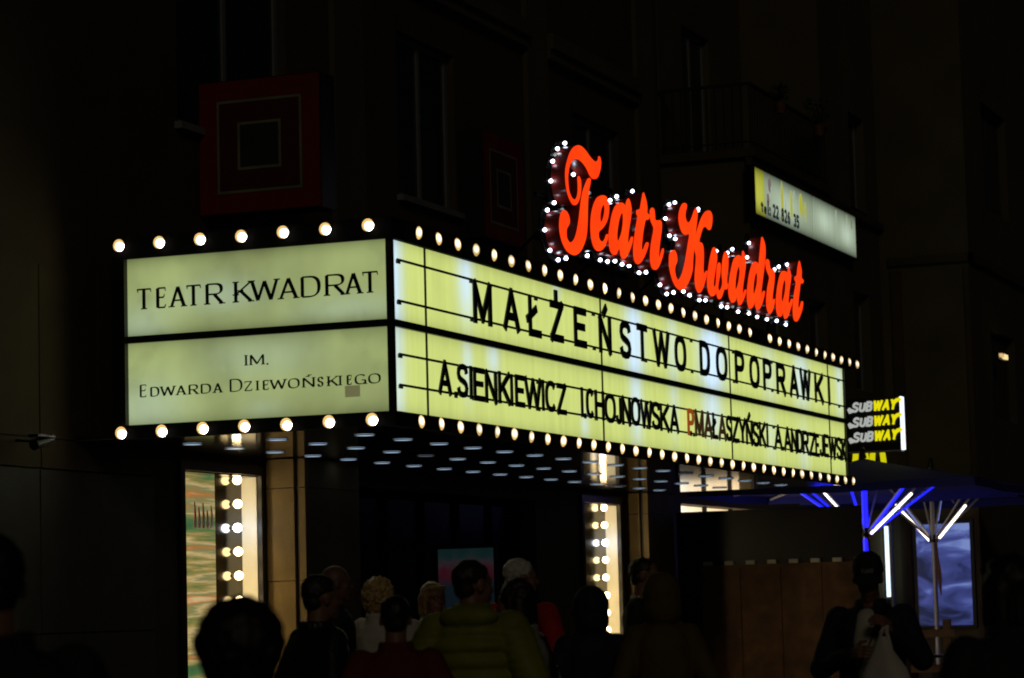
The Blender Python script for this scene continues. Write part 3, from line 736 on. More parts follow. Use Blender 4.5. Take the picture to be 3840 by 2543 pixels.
for lst, me in ((LED, PIN), (LED_DIM, PIND)):
    for i in range(0, len(lst), 2):
        q = meshobj('pin_light', me, sg, (lst[i] - 8.6, .04, lst[i + 1] - 4.8)); meshobj('stem', PINS, q)
fr = MB()
for z in (5.18, 5.62): fr.box(4.4 - 8.6, 13.4 - 8.6, .135, .17, z - 4.8 - .02, z - 4.8 + .02)
for x in (4.9, 6.8, 8.8, 10.8, 12.8):
    fr.box(x - 8.6 - .02, x - 8.6 + .02, .1705, .205, -.06, 1.2 if x < 9 else 1.05); fr.tube((x - 8.6, .205, .6), (x - 8.6, 1.0, -.06), .015, n=6)
fr.build('mounting_frame', M['matte'], sg)

# ------------------------------------------------------------------ square logo boxes on the facade
def logo_box(label, loc, rz):
    c = thing('logo_box', label, 'sign', loc, rz, 'square logo boxes')
    h = .65
    b = MB(); b.box(-h, h, .0, .32, -h, h); b.build('box', M['black'], c)
    def ring(name, o, i, y, m):
        q = MB()
        q.box(-o, o, y, y + .004, i, o); q.box(-o, o, y, y + .004, -o, -i); q.box(-o, -i, y, y + .004, -i, i); q.box(i, o, y, y + .004, -i, i)
        return q.build(name, m, c)
    ring('outer_square', .64, .455, -.006, M['sign_red']); ring('outer_line', .452, .425, -.008, M['sign_line'])
    ring('inner_square', .422, .235, -.006, M['sign_red2']); ring('inner_line', .232, .205, -.008, M['sign_line'])
    q = MB(); q.box(-.203, .203, -.006, -.002, -.203, .203); q.build('centre_square', M['sign_core'], c)
    return c
logo_box('dark red square logo box projecting from the wall, above the side of the marquee', (2.40, 2.395, 5.99), -math.pi / 2)
logo_box('dark red square logo box flat on the wall between the upper windows', (9.60, 2.72, 6.55), 0)

# ------------------------------------------------------------------ apartment block beyond the marquee
def window_part(parent, x0, x1, z0, z1, y, m=None, lights=2):
    """recessed look: frame bars proud of a dark pane, sill below"""
    t = .06; q = MB()
    for (a, b, c, d) in ((x0, x0 + t, z0, z1), (x1 - t, x1, z0, z1), (x0 + t, x1 - t, z0, z0 + t), (x0 + t, x1 - t, z1 - t, z1), ((x0 + x1) / 2 - t / 2, (x0 + x1) / 2 + t / 2, z0 + t, z1 - t)):
        q.box(a, b, y, y + .05, c, d)
    o = q.build('window', m or M['trim'], parent)
    for a, b in ((x0 + t, (x0 + x1) / 2 - t / 2), ((x0 + x1) / 2 + t / 2, x1 - t)):
        k = MB(); k.box(a, b, y + .02, y + .03, z0 + t, z1 - t); k.build('pane', M['glass'], o)
    k = MB(); k.box(x0 - .05, x1 + .05, y - .08, y + .049, z0 - .06, z0 - .002); k.build('sill', M['plaster2'], o)
    return o
apt = thing('apartment_building', 'unlit ochre apartment block with corner balcony, right of the theatre', 'building', (16.8, 3.05, 0))
ax, ay = 16.8, 3.05
def AP(mb, name, m, parent=apt):
    for i, v in enumerate(mb.v): mb.v[i] = (v[0] - ax, v[1] - ay, v[2])
    return mb.build(name, m, parent)
BW = [(22.75, 23.85, 4.95, 6.6), (22.85, 23.9, 8.0, 9.6), (17.6, 18.7, 4.7, 6.2), (19.9, 21.0, 4.7, 6.2)]
UWD = [(17.95, 19.35, 8.02, 10.25)]
b = MB()
wall_cells(b, 16.8, 24.72, 4.0, 7.92, 1.75, 2.05, BW)
b.box(16.8, 24.72, 2.05, 6, 4.0, 7.92)
wall_cells(b, 21.1, 24.72, 7.92, 13, 1.75, 2.05, BW)
b.box(21.1, 24.72, 2.05, 6, 7.92, 13)
wall_cells(b, 16.8, 21.1, 7.92, 13, 3.05, 3.3, UWD)
b.box(16.8, 21.1, 3.3, 6, 7.92, 13)
b.box(16.8, 17.2, 3.05, 6, 0, 4.0); b.box(21.2, 24.72, 3.05, 6, 0, 4.0); b.box(17.2, 21.2, 3.05, 6, 2.98, 4.0)
b.box(17.2, 21.2, 5.2, 6, 0, 2.98); b.box(24.3, 24.7, 1.80, 2.15, 0, 4.0)
AP(b, 'wall', M['plaster2'])
for (p, q, r_, s_) in BW + UWD:
    wo = window_part(apt, p - ax, q - ax, r_, s_, (1.9 if r_ < 8 or p > 21 else 3.15) - ay)
b = MB(); b.box(16.72, 24.72, 1.66, 1.748, 7.80, 7.915); AP(b, 'string_course', M['plaster'])
# lit shop window in the arcade
M['shop'] = lightbox_mat('lit_shop_interior', (1.0, .80, .50), (1.3, 1.2, 1.0), (.85, .55, .26), [(18.0 - ax, .5, .8, 2.7, .6)], 0, 0.3, 3.4, 1.25, .7, 2.0)
b = MB(); b.box(17.2, 21.2, 3.35, 3.40, .4, 2.98); AP(b, 'shop_interior', M['shop'])
b = MB()
for x in (17.2, 18.5, 19.85, 21.14): b.box(x, x + .06, 3.08, 3.14, .4, 2.97)
b.box(17.2, 21.2, 3.08, 3.14, .3, .399); AP(b, 'shop_frame', M['blackmetal'])
# terrace railing
bal = MB(); bal.box(16.70, 21.1, 1.60, 3.045, 7.925, 8.05); bal = AP(bal, 'balcony', M['plaster'])
b = MB(); b.box(16.74, 21.1, 1.655, 1.695, 8.98, 9.02); b.box(16.74, 16.78, 1.696, 3.04, 8.98, 9.02)
b.box(16.75, 21.1, 1.662, 1.688, 8.14, 8.16); b.box(16.75, 16.776, 1.69, 3.04, 8.14, 8.16); AP(b, 'hand_rail', M['black'], bal)
k = MB(); k.box(-.009, .009, -.009, .009, 8.05, 8.98); BAR = k.mesh('baluster', M['black'])
for i in range(33): meshobj('baluster', BAR, bal, (16.76 + .132 * i - ax, 1.675 - ay, 0))
for i in range(1, 11): meshobj('baluster', BAR, bal, (16.763 - ax, 1.675 + .13 * i - ay, 0))
# potted plants along the rail
lf = mat('balcony_leaves', (.04, .06, .02), .7)
def rail_plant(x, z, n, s, label):
    t = thing('balcony_plant', label, 'plant', (x, 1.56, 8.75), 0, 'plants on the balcony rail')
    p = MB(); p.tube((0, 0, 0), (0, 0, .16), .07, .095, n=12); p.build('pot', M['wood'], t)
    p = MB(); r_ = random.Random(int(x * 10))
    for i in range(n):
        a = r_.uniform(0, 6.28); h = r_.uniform(.12, .2 + s); o = r_.uniform(.02, .09 + s * .4)
        c = Vector((math.cos(a) * o, math.sin(a) * o, .1 + h)); w_ = .025
        d = Vector((math.cos(a), math.sin(a), r_.uniform(-.4, .8))).normalized() * .05; e = d.orthogonal().normalized() * w_
        p.add([c - d, c + e, c + d, c - e], [(0, 1, 2, 3)])
        if i % 5 == 0: p.beam((0, 0, .12), c, .006, .006)
    p.build('leaves', lf, t)
rail_plant(18.0, 0, 90, .12, 'low leafy plant on the balcony rail nearest the theatre')
rail_plant(20.2, 0, 120, .3, 'taller leafy plant near the far end of the balcony rail')

wing = thing('far_wing', 'tall unlit building wing at the right edge beyond the umbrellas', 'building', (24.74, .22, 0))
def WG(mb, name, m, parent=wing):
    for i, v in enumerate(mb.v): mb.v[i] = (v[0] - 24.74, v[1] - .22, v[2])
    return mb.build(name, m, parent)
WW = [(26.3, 28.5, 4.6, 6.15), (26.3, 28.5, 8.3, 10.2)]
b = MB(); wall_cells(b, 24.74, 36, 0, 14, .22, .5, WW); b.box(24.74, 36, .5, 6, 0, 14); WG(b, 'wall', M['plaster2'])
for p, q, r_, s_ in WW: window_part(wing, p - 24.74, q - 24.74, r_, s_, .14, M['plaster'])
b = MB(); b.box(24.66, 24.737, .14, 1.6, 7.18, 7.32); b.box(24.66, 36, .14, .217, 7.18, 7.32); WG(b, 'ledge', M['plaster'])
b = MB(); b.box(24.69, 24.737, 1.40, 1.58, 0, 7.1); b.box(24.69, 24.737, .225, .31, 0, 7.1); WG(b, 'corner_strip', M['plaster'])
glint = thing('window_glint', 'small warm glowing strips added as a reflection in the dark window, upper right', 'lamp', (26.8, .10, 5.70))  # added glowing strips stand in for a reflection in the window glass
b = MB(); b.box(-.02, .30, -.02, .02, -.03, .05); b.build('glint_strip', glow('warm_glint_glow', (1.0, .75, .35), 1.1), glint)
b = MB(); b.box(-.30, -.10, -.03, .02, -.02, .04); b.build('glint_strip', glow('warm_glint_glow_2', (.9, .6, .25), .8), glint)
b = MB(); b.box(-.34, .34, .021, .118, -.06, .08); b.build('back_plate', M['black'], glint)
# backlit fabric picture in the shop window of the wing
def denim_mat():
    m = bpy.data.materials.new('screen_picture'); n, l = nodes_of(m); p = n['Principled BSDF']
    tc = n.new('ShaderNodeTexCoord'); mp = n.new('ShaderNodeMapping'); mp.inputs['Rotation'].default_value = (.75, 0, 0); mp.inputs['Scale'].default_value = (1, .55, 1.5)
    l.new(tc.outputs['Object'], mp.inputs[0])
    t = n.new('ShaderNodeTexNoise'); t.inputs['Scale'].default_value = 2.1; t.inputs['Detail'].default_value = 3.5; t.inputs['Distortion'].default_value = 1.2
    l.new(mp.outputs[0], t.inputs['Vector'])
    sp_ = n.new('ShaderNodeSeparateXYZ'); l.new(tc.outputs['Object'], sp_.inputs[0])
    lift = mth(n, l, 'ADD', mth(n, l, 'MULTIPLY', sp_.outputs[2], .11), mth(n, l, 'MULTIPLY', sp_.outputs[1], -.12))
    r = n.new('ShaderNodeValToRGB'); cr = r.color_ramp
    st = [(.36, (.012, .018, .06)), (.46, (.04, .055, .21)), (.58, (.065, .085, .32)), (.66, (.12, .17, .50)), (.76, (.24, .33, .72))]
    while len(cr.elements) < len(st): cr.elements.new(.5)
    for e, (q, c) in zip(cr.elements, st): e.position = q; e.color = (*c, 1)
    l.new(mth(n, l, 'ADD', t.outputs['Fac'], mth(n, l, 'SUBTRACT', lift, .06)), r.inputs[0])
    l.new(r.outputs[0], p.inputs['Emission Color']); p.inputs['Emission Strength'].default_value = .72
    p.inputs['Base Color'].default_value = (.02, .02, .03, 1); p.inputs['Roughness'].default_value = .2
    return m
scr = thing('poster_screen', 'backlit blue picture of draped denim fabric behind the umbrella pole', 'screen', (24.68, .85, 1.0))
b = MB(); b.box(-.03, -.02, -.46, .45, .05, 1.75); b.build('picture', denim_mat(), scr)
b = MB(); b.box(-.018, .055, -.52, .51, 0.0, 1.81); b.build('frame', M['black'], scr)
tb = thing('light_tube', 'tall cold white light tube left of the blue picture', 'lamp', (24.20, 1.70, 1.55))
b = MB(); b.tube((0, 0, 0), (0, 0, 1.18), .035, n=10); b.build('tube', glow('cold_tube', (.75, .92, 1.0), 1.6), tb)
b = MB(); b.box(-.02, .12, -.09, -.045, -1.53, 1.3); b.box(-.04, .12, -.04, .04, 1.185, 1.22); b.box(-.04, .12, -.04, .04, -.04, -.005); b.build('post', M['trim'], tb)

# ------------------------------------------------------------------ old lightbox on the apartment block
lb = thing('lightbox_sign', 'long weathered lightbox with yellow end and phone number below the balcony', 'sign', (16.66, 1.70, 7.09))
b = MB(); b.box(0, 5.85, -.0, .046, -.03, .69); b.box(0, 5.85, -.10, -.0005, .672, .70); b.box(0, 5.85, -.10, -.0005, -.04, -.012); b.box(-.03, -.001, -.10, .04, -.04, .70); b.box(5.851, 5.88, -.10, .04, -.04, .70)
b.build('case', M['blackmetal'], lb)
PAL = (.42, .52, .36); LH = (.68, .84, .64)
pb = [(1.6, .9, .8, .3, .3), (3.9, .5, 1.1, .36, .2), (5.25, .42, 1.1, .30, .2)]
M['old_acrylic'] = lightbox_mat('old_acrylic', PAL, LH, (.30, .36, .24), pb, 0, 0, .66, .66, .5, 7.0, .72, 3.0)
M['old_yellow'] = lightbox_mat('old_yellow', (.46, .47, .05), (.56, .60, .10), (.38, .40, .03), [(.25, .2, .6, .25, .2)], 0, 0, .66, .9, .3, 5.0, .7, 3.0)
for a, c, m in ((.001, .50, 'old_yellow'), (.503, 3.15, 'old_acrylic'), (3.24, 4.58, 'old_acrylic'), (4.65, 5.848, 'old_acrylic')):
    b = MB(); b.box(a, c, -.09, -.07, -.008, .668); b.build('panel', M[m], lb)
sm = MB(); ink = glow('faded_ink', (.012, .016, .02), 1.0)
x = .28
for ch, wd in zip('tel: 22 826 35', (.15, .18, .10, .09, .10, .17, .17, .12, .17, .17, .17, .16, .17, .17)):
    if ch != ' ':
        L = MB(); z0 = .04; h = {'t': .18, 'e': .15, ':': .15, 'l': .22}.get(ch, .21)
        glyph(L, ch, x, x + wd * .82, z0, z0 + h, .046, .006, lambda u, v, d: (u, -.098 + d, v)); L.build('letter', ink, lb)
    x += wd
old = glow('peeling_yellow', (.40, .41, .05), 1.0); pk = glow('peeling_ink', (.17, .13, .12), 1.0); gy = glow('peeling_grey', (.34, .40, .32), 1.0)
rp = random.Random(5)
def flake(cx, cz, w_, h_, m, jag=.25):
    k = MB(); n = 11
    vs = [(cx + w_ * math.cos(6.283 * i / n) * rp.uniform(1 - jag, 1 + jag) * .5, -.0925, cz + h_ * math.sin(6.283 * i / n) * rp.uniform(1 - jag, 1 + jag) * .5) for i in range(n)]
    k.add(vs + [(v[0], -.0905, v[2]) for v in vs], [tuple(range(n))] + [(i, n + i, n + (i + 1) % n, (i + 1) % n) for i in range(n)]); k.build('peeling_patch', m, lb)
for a in ((.78, .50, .14, .22, pk), (.68, .27, .13, .20, pk), (.86, .42, .1, .16, gy), (1.45, .36, .16, .5, old), (1.62, .30, .07, .3, gy), (1.95, .36, .15, .4, old), (2.12, .54, .1, .14, gy), (2.5, .44, .2, .34, old), (2.75, .36, .10, .3, old), (1.05, .2, .1, .2, gy), (4.62, .5, .07, .34, gy), (5.30, .5, .03, .3, gy), (5.6, .52, .06, .2, pk)):
    flake(*a)

# ------------------------------------------------------------------ projecting shop signs
sw = thing('projecting_sign', 'black projecting sandwich shop sign with three white and yellow wordmarks', 'sign', (19.0, .62, 3.70))
b = MB(); b.box(0, .16, -.45, .50, .02, .81); b.build('box', M['black'], sw)
b = MB(); b.box(-.004, .165, -.453, .50, -.004, .018); b.build('metal_rim', M['alu'], sw)
b = MB(); b.box(.005, .155, -.485, -.452, .02, .81); b.build('lit_edge', glow('lit_white_edge', (.80, .90, 1.0), 1.5), sw)
b = MB(); b.box(.06, .10, .501, 1.125, .62, .66); b.box(.06, .10, .501, 1.125, .15, .19); b.build('bracket', M['black'], sw)
WM = glow('white_sign_face', (.40, .42, .39), 1.0); YM = glow('yellow_sign_face', (.80, .73, .004), 1.0)
def sub_f(u, v, d): return (-.022 + d, u, v)
for zz in (.60, .375, .15):
    y = .285
    for ch, wd in zip('SUBWAY', (.10, .096, .10, .138, .108, .098)):
        m = MB(); sub = .30
        glyph(m, ch, y, y - wd, zz, zz + .155, .031, .02, lambda u, v, d: sub_f(u, v + (.275 - u) * .03, d), shear=.22, th=.036)
        if ch == 'S':   # arrow tail at the lower left
            m.add([sub_f(u, v, d) for d in (0, .02) for u, v in ((.345, zz + .05), (.315, zz + .08), (.255, zz + .045), (.255, zz + .005), (.318, zz - .012))],
                  [(0, 1, 2, 3, 4), (9, 8, 7, 6, 5)] + [(i, 5 + i, 5 + (i + 1) % 5, (i + 1) % 5) for i in range(5)])
        m.build('letter', WM if ch in 'SUB' else YM, sw)
        y -= wd + .008
    m = MB()        # arrow at the upper right
    o = y + .012
    m.add([sub_f(u, v, d) for d in (0, .02) for u, v in ((o + .045, zz + .145), (o - .02, zz + .185), (o - .055, zz + .187), (o - .05, zz + .205), (o - .105, zz + .165), (o - .058, zz + .125), (o - .052, zz + .143), (o + .02, zz + .10))],
          [tuple(range(8)), tuple(range(15, 7, -1))] + [(i, 8 + i, 8 + (i + 1) % 8, (i + 1) % 8) for i in range(8)])
    m.build('arrow', YM, sw)
gm = thing('arches_sign', 'tall yellow double arch sign mostly hidden behind the black projecting sign', 'sign', (21.5, 1.29, 3.50))
b = MB()
for s_ in (-1, 1):
    pts = [(s_ * (.235), 0.0), (s_ * .228, .22), (s_ * .20, .46), (s_ * .165, .58), (s_ * .135, .60), (s_ * .105, .58), (s_ * .075, .46), (s_ * .05, .25), (s_ * .042, .0)]
    ribbon(b, pts, [.075, .07, .065, .05, .045, .05, .062, .068, .072], 0, .1, lambda u, v, d: (d + (.0005 if s_ > 0 else 0), u, v))
b.build('arches', glow('yellow_arches', (.62, .58, .004), 1.0), gm)
b = MB(); b.box(.101, .14, -.20, .38, .28, .33); b.build('bracket', M['black'], gm)

# ------------------------------------------------------------------ cafe umbrellas with light strips on the struts
sleeve_power = 4.5
M['strip'] = glow('warm_white_strip', (1.0, .86, .72), 4.5)
M['strip_blue'] = glow('blue_strip', (.012, .016, 1.0), 1.6)
M['sleeve'] = glow('blue_pole_light', (.005, .005, 1.0), sleeve_power)
M['strip_pale'] = glow('pale_blue_strip', (.22, .27, .75), .7)
def umbrella(label, loc, rz, h, zp, ze, zh, strips, sleeve=0):
    u = thing('cafe_umbrella', label, 'umbrella', loc, rz, 'navy cafe umbrellas')
    k = MB(); N = 12; vs = []
    for lay in (0, 1):
        for i in range(N + 1):
            for j in range(N + 1):
                x = -h + 2 * h * i / N; y = -h + 2 * h * j / N
                t = max(abs(x), abs(y)) / h; edge = min(abs(x), abs(y)) / max(abs(x), abs(y), 1e-6)
                z = zp - (zp - ze) * (t ** .93) - .05 * t * (1 - edge) * (1 - abs(2 * t - 1)) - .03 * t * (1 - edge) * (1 if edge < .5 else .5)
                vs.append((x, y, z - lay * .012))
    Q = (N + 1) * (N + 1); fs = []
    for i in range(N):
        for j in range(N):
            a = i * (N + 1) + j; fs += [(a, a + N + 1, a + N + 2, a + 1), (Q + a, Q + a + 1, Q + a + N + 2, Q + a + N + 1)]
    k.add(vs, fs, 0, True)
    ring = [i for i in range(N + 1)] + [(i + 1) * (N + 1) + N for i in range(N)] + [N * (N + 1) + N - 1 - i for i in range(N)] + [(N - 1 - i) * (N + 1) for i in range(N - 1)]
    m_ = len(ring); low = [(vs[r][0] * 1.002, vs[r][1] * 1.002, vs[r][2] - .12) for r in ring]
    k.add([vs[r] for r in ring] + low, [(i, (i + 1) % m_, m_ + (i + 1) % m_, m_ + i) for i in range(m_)])
    k.build('canopy', M['navy_canvas'], u)
    k = MB(); k.tube((0, 0, 0.02), (0, 0, zp + .02), .036, n=14); k.build('pole', M['alu'], u)
    if sleeve:
        for z0, z1 in ((1.55, zh - .10), (zh + .08, ze + .05)):
            k = MB(); k.tube((0, 0, z0), (0, 0, z1), .042, n=14); k.build('light_sleeve', M['sleeve'], u)
    k = MB(); k.box(-.4, .4, -.4, .4, 0, .07); k.box(-.09, .09, -.09, .09, .07, .35); k.build('base', M['blackmetal'], u)
    k = MB(); k.tube((0, 0, zh - .06), (0, 0, zh + .06), .075, n=14); k.build('hub', M['black'], u)
    k = MB(); k.tube((0, 0, zp), (0, 0, zp + .10), .06, .035, n=10); k.ball((0, 0, zp + .12), .045, n=10, m=6); k.build('finial', M['black'], u)
    for q in range(8):
        a = math.pi / 4 * q; L = h * (1.414 if q % 2 else 1.0) * .97
        d = Vector((math.cos(a), math.sin(a), 0))
        top = Vector((0, 0, zp - .05)); end = d * L + Vector((0, 0, ze - .05))
        k = MB(); k.beam(top, end, .022, .03); r_ = k.build('rib', M['alu'], u)
        mid = top.lerp(end, .48) + Vector((0, 0, -.03))
        k = MB(); k.beam(d * .06 + Vector((0, 0, zh)), mid, .022, .03); s_ = k.build('strut', M['alu'], u)
        if q in strips:
            f0, f1, m = strips[q]
            p0 = (d * .06 + Vector((0, 0, zh))).lerp(mid, f0); p1 = (d * .06 + Vector((0, 0, zh))).lerp(mid, f1)
            k = MB(); k.beam(p0 + Vector((0, 0, -.035)), p1 + Vector((0, 0, -.035)), .034, .03); k.build('light_strip', M[m], s_)
    k = MB(); vs = []
    for i, (z, w_) in enumerate(((zh - .02, .02), (zh - .3, .022), (zh - .5, .04), (zh - .62, .035), (zh - .9, .01))):
        vs += [(-.06, -w_ - .05 - .012 * i, z), (-.06, w_ - .05 - .012 * i, z), (-.045, w_ - .05 - .012 * i, z), (-.045, -w_ - .05 - .012 * i, z)]
    fs = []
    for i in range(4):
        a = 4 * i; fs += [(a + p, a + (p + 1) % 4, a + 4 + (p + 1) % 4, a + 4 + p) for p in range(4)]
    k.add(vs, fs); k.build('strap', M['wood'], u)
    return u
umbrella('navy umbrella with blue lit pole, nearer the marquee end', (18.73, .69, 0), 0, 2.08, 3.60, 3.17, 2.50,
         {6: (.02, .72, 'strip'), 7: (.0, .98, 'strip_blue'), 2: (.35, .98, 'strip_blue'), 3: (.3, .95, 'strip_blue'), 4: (.2, .9, 'strip_blue'), 5: (.1, .9, 'strip_blue'), 1: (.5, .95, 'strip')}, 1)
umbrella('navy umbrella with white pole and two bright strips, in front of the blue picture', (22.57, .54, 0), 0, 1.72, 3.60, 3.14, 2.46,
         {2: (.0, .72, 'strip'), 6: (.05, .66, 'strip'), 0: (.4, .9, 'strip_pale'), 1: (.3, .9, 'strip_pale')})

# ------------------------------------------------------------------ wooden windbreak of the cafe garden
wb = thing('windbreak', 'brown boarded windbreak with dark upper screen and a row of white blocks', 'fence', (16.5, 1.5, 0))
yb = [2.56 - 1.5 - i * .592 for i in range(5)]
for a, c in zip(yb, yb[1:]):
    b = MB(); b.box(-.025, 0, c + .006, a - .006, .03, 2.0); b.build('board', M['wood'], wb)
b = MB(); b.box(.001, .05, yb[-1], yb[0], .03, 2.05); b.box(-.035, -.0, yb[-1] + .002, yb[0], 2.003, 2.05); b.build('frame', M['wood'], wb)
b = MB(); b.box(.0, .03, yb[-1], yb[0], 2.0502, 2.802); b.build('screen', M['black'], wb)
b = MB(); b.box(-.03, .04, yb[0] + .002, yb[0] + .33, 0, 2.80); b.build('post', M['black'], wb)
b = MB(); b.box(-.03, -.026, yb[-1] + .003, yb[-1] + .05, 0, 2.80); b.build('post', M['black'], wb)
b = MB(); b.box(-.005, .038, yb[-1], yb[0] + .33, 2.802, 2.825); b.build('top_rail', M['blackmetal'], wb)
for i in range(8):
    y = 2.44 - 1.5 - i * .315
    b = MB(); b.box(-.05, -.002, y - .065, y + .065, 2.052, 2.108); b.build('white_block', M['white'], wb)
fe = thing('wooden_barrier', 'low pine post and rail barrier at the umbrella pole', 'fence', (18.1, -.3, 0))
b = MB(); b.box(-.035, .035, -.36, -.25, 0, 1.20); b.build('post', M['pine'], fe)
b = MB(); b.box(-.06, -.036, -.42, .23, .95, 1.06); b.build('rail', M['pine'], fe)
b = MB(); b.box(-.06, -.036, -.42, .23, .45, .56); b.build('rail', M['pine'], fe)
b = MB(); b.box(-.035, .035, .14, .22, 0, 1.0); b.build('post', M['black'], fe)
b = MB(); b.box(-.3, .3, -.62, .24, .66, .70); b.build('shelf', M['black'], fe)
# poster stand in the entrance
ps = thing('poster_stand', 'dim teal and pink poster screen standing in the dark entrance', 'screen', (8.5, 2.88, 0))
def tealpink():
    m = bpy.data.materials.new('teal_pink_screen'); n, l = nodes_of(m); p = n['Principled BSDF']
    tc = n.new('ShaderNodeTexCoord'); sp_ = n.new('ShaderNodeSeparateXYZ'); l.new(tc.outputs['Object'], sp_.inputs[0])
    t = n.new('ShaderNodeTexNoise'); t.inputs['Scale'].default_value = 6; l.new(tc.outputs['Object'], t.inputs['Vector'])
    v = mth(n, l, 'ADD', mth(n, l, 'DIVIDE', mth(n, l, 'SUBTRACT', sp_.outputs[2], 1.0), 1.25), mth(n, l, 'MULTIPLY', mth(n, l, 'SUBTRACT', t.outputs['Fac'], .5), .22))
    r = n.new('ShaderNodeValToRGB'); cr = r.color_ramp
    st = [(0, (.01, .02, .03)), (.62, (.012, .024, .035)), (.76, (.09, .012, .025)), (.84, (.06, .045, .055)), (.92, (.015, .045, .045)), (1, (.012, .035, .035))]
    while len(cr.elements) < len(st): cr.elements.new(.5)
    for e, (q, c) in zip(cr.elements, st): e.position = q; e.color = (*c, 1)
    l.new(v, r.inputs[0]); l.new(r.outputs[0], p.inputs['Emission Color']); p.inputs['Emission Strength'].default_value = .28
    p.inputs['Base Color'].default_value = (.02, .02, .02, 1)
    return m
b = MB(); b.box(-.012, -.002, -.345, .345, .95, 2.22); b.build('picture', tealpink(), ps)
b = MB(); b.box(.0, .06, -.38, .38, .9, 2.27); b.box(.0, .06, -.05, .05, .04, .9); b.box(-.2, .25, -.3, .3, 0, .04); b.build('stand', M['black'], ps)
# security camera on the left wall
sc_ = thing('security_camera', 'small dark security camera on the stone wall at the left edge', 'camera', (-1.0, 3.0, 3.02))
b = MB(); b.tube((0, .02, .0), (0, -.25, -.03), .012, n=6); b.build('arm', M['blackmetal'], sc_)
b = MB(); b.tube((-.16, -.26, -.06), (.10, -.26, -.0), .045, n=12); b.box(-.17, .10, -.31, -.21, .012, .03); b.build('housing', M['blackmetal'], sc_)

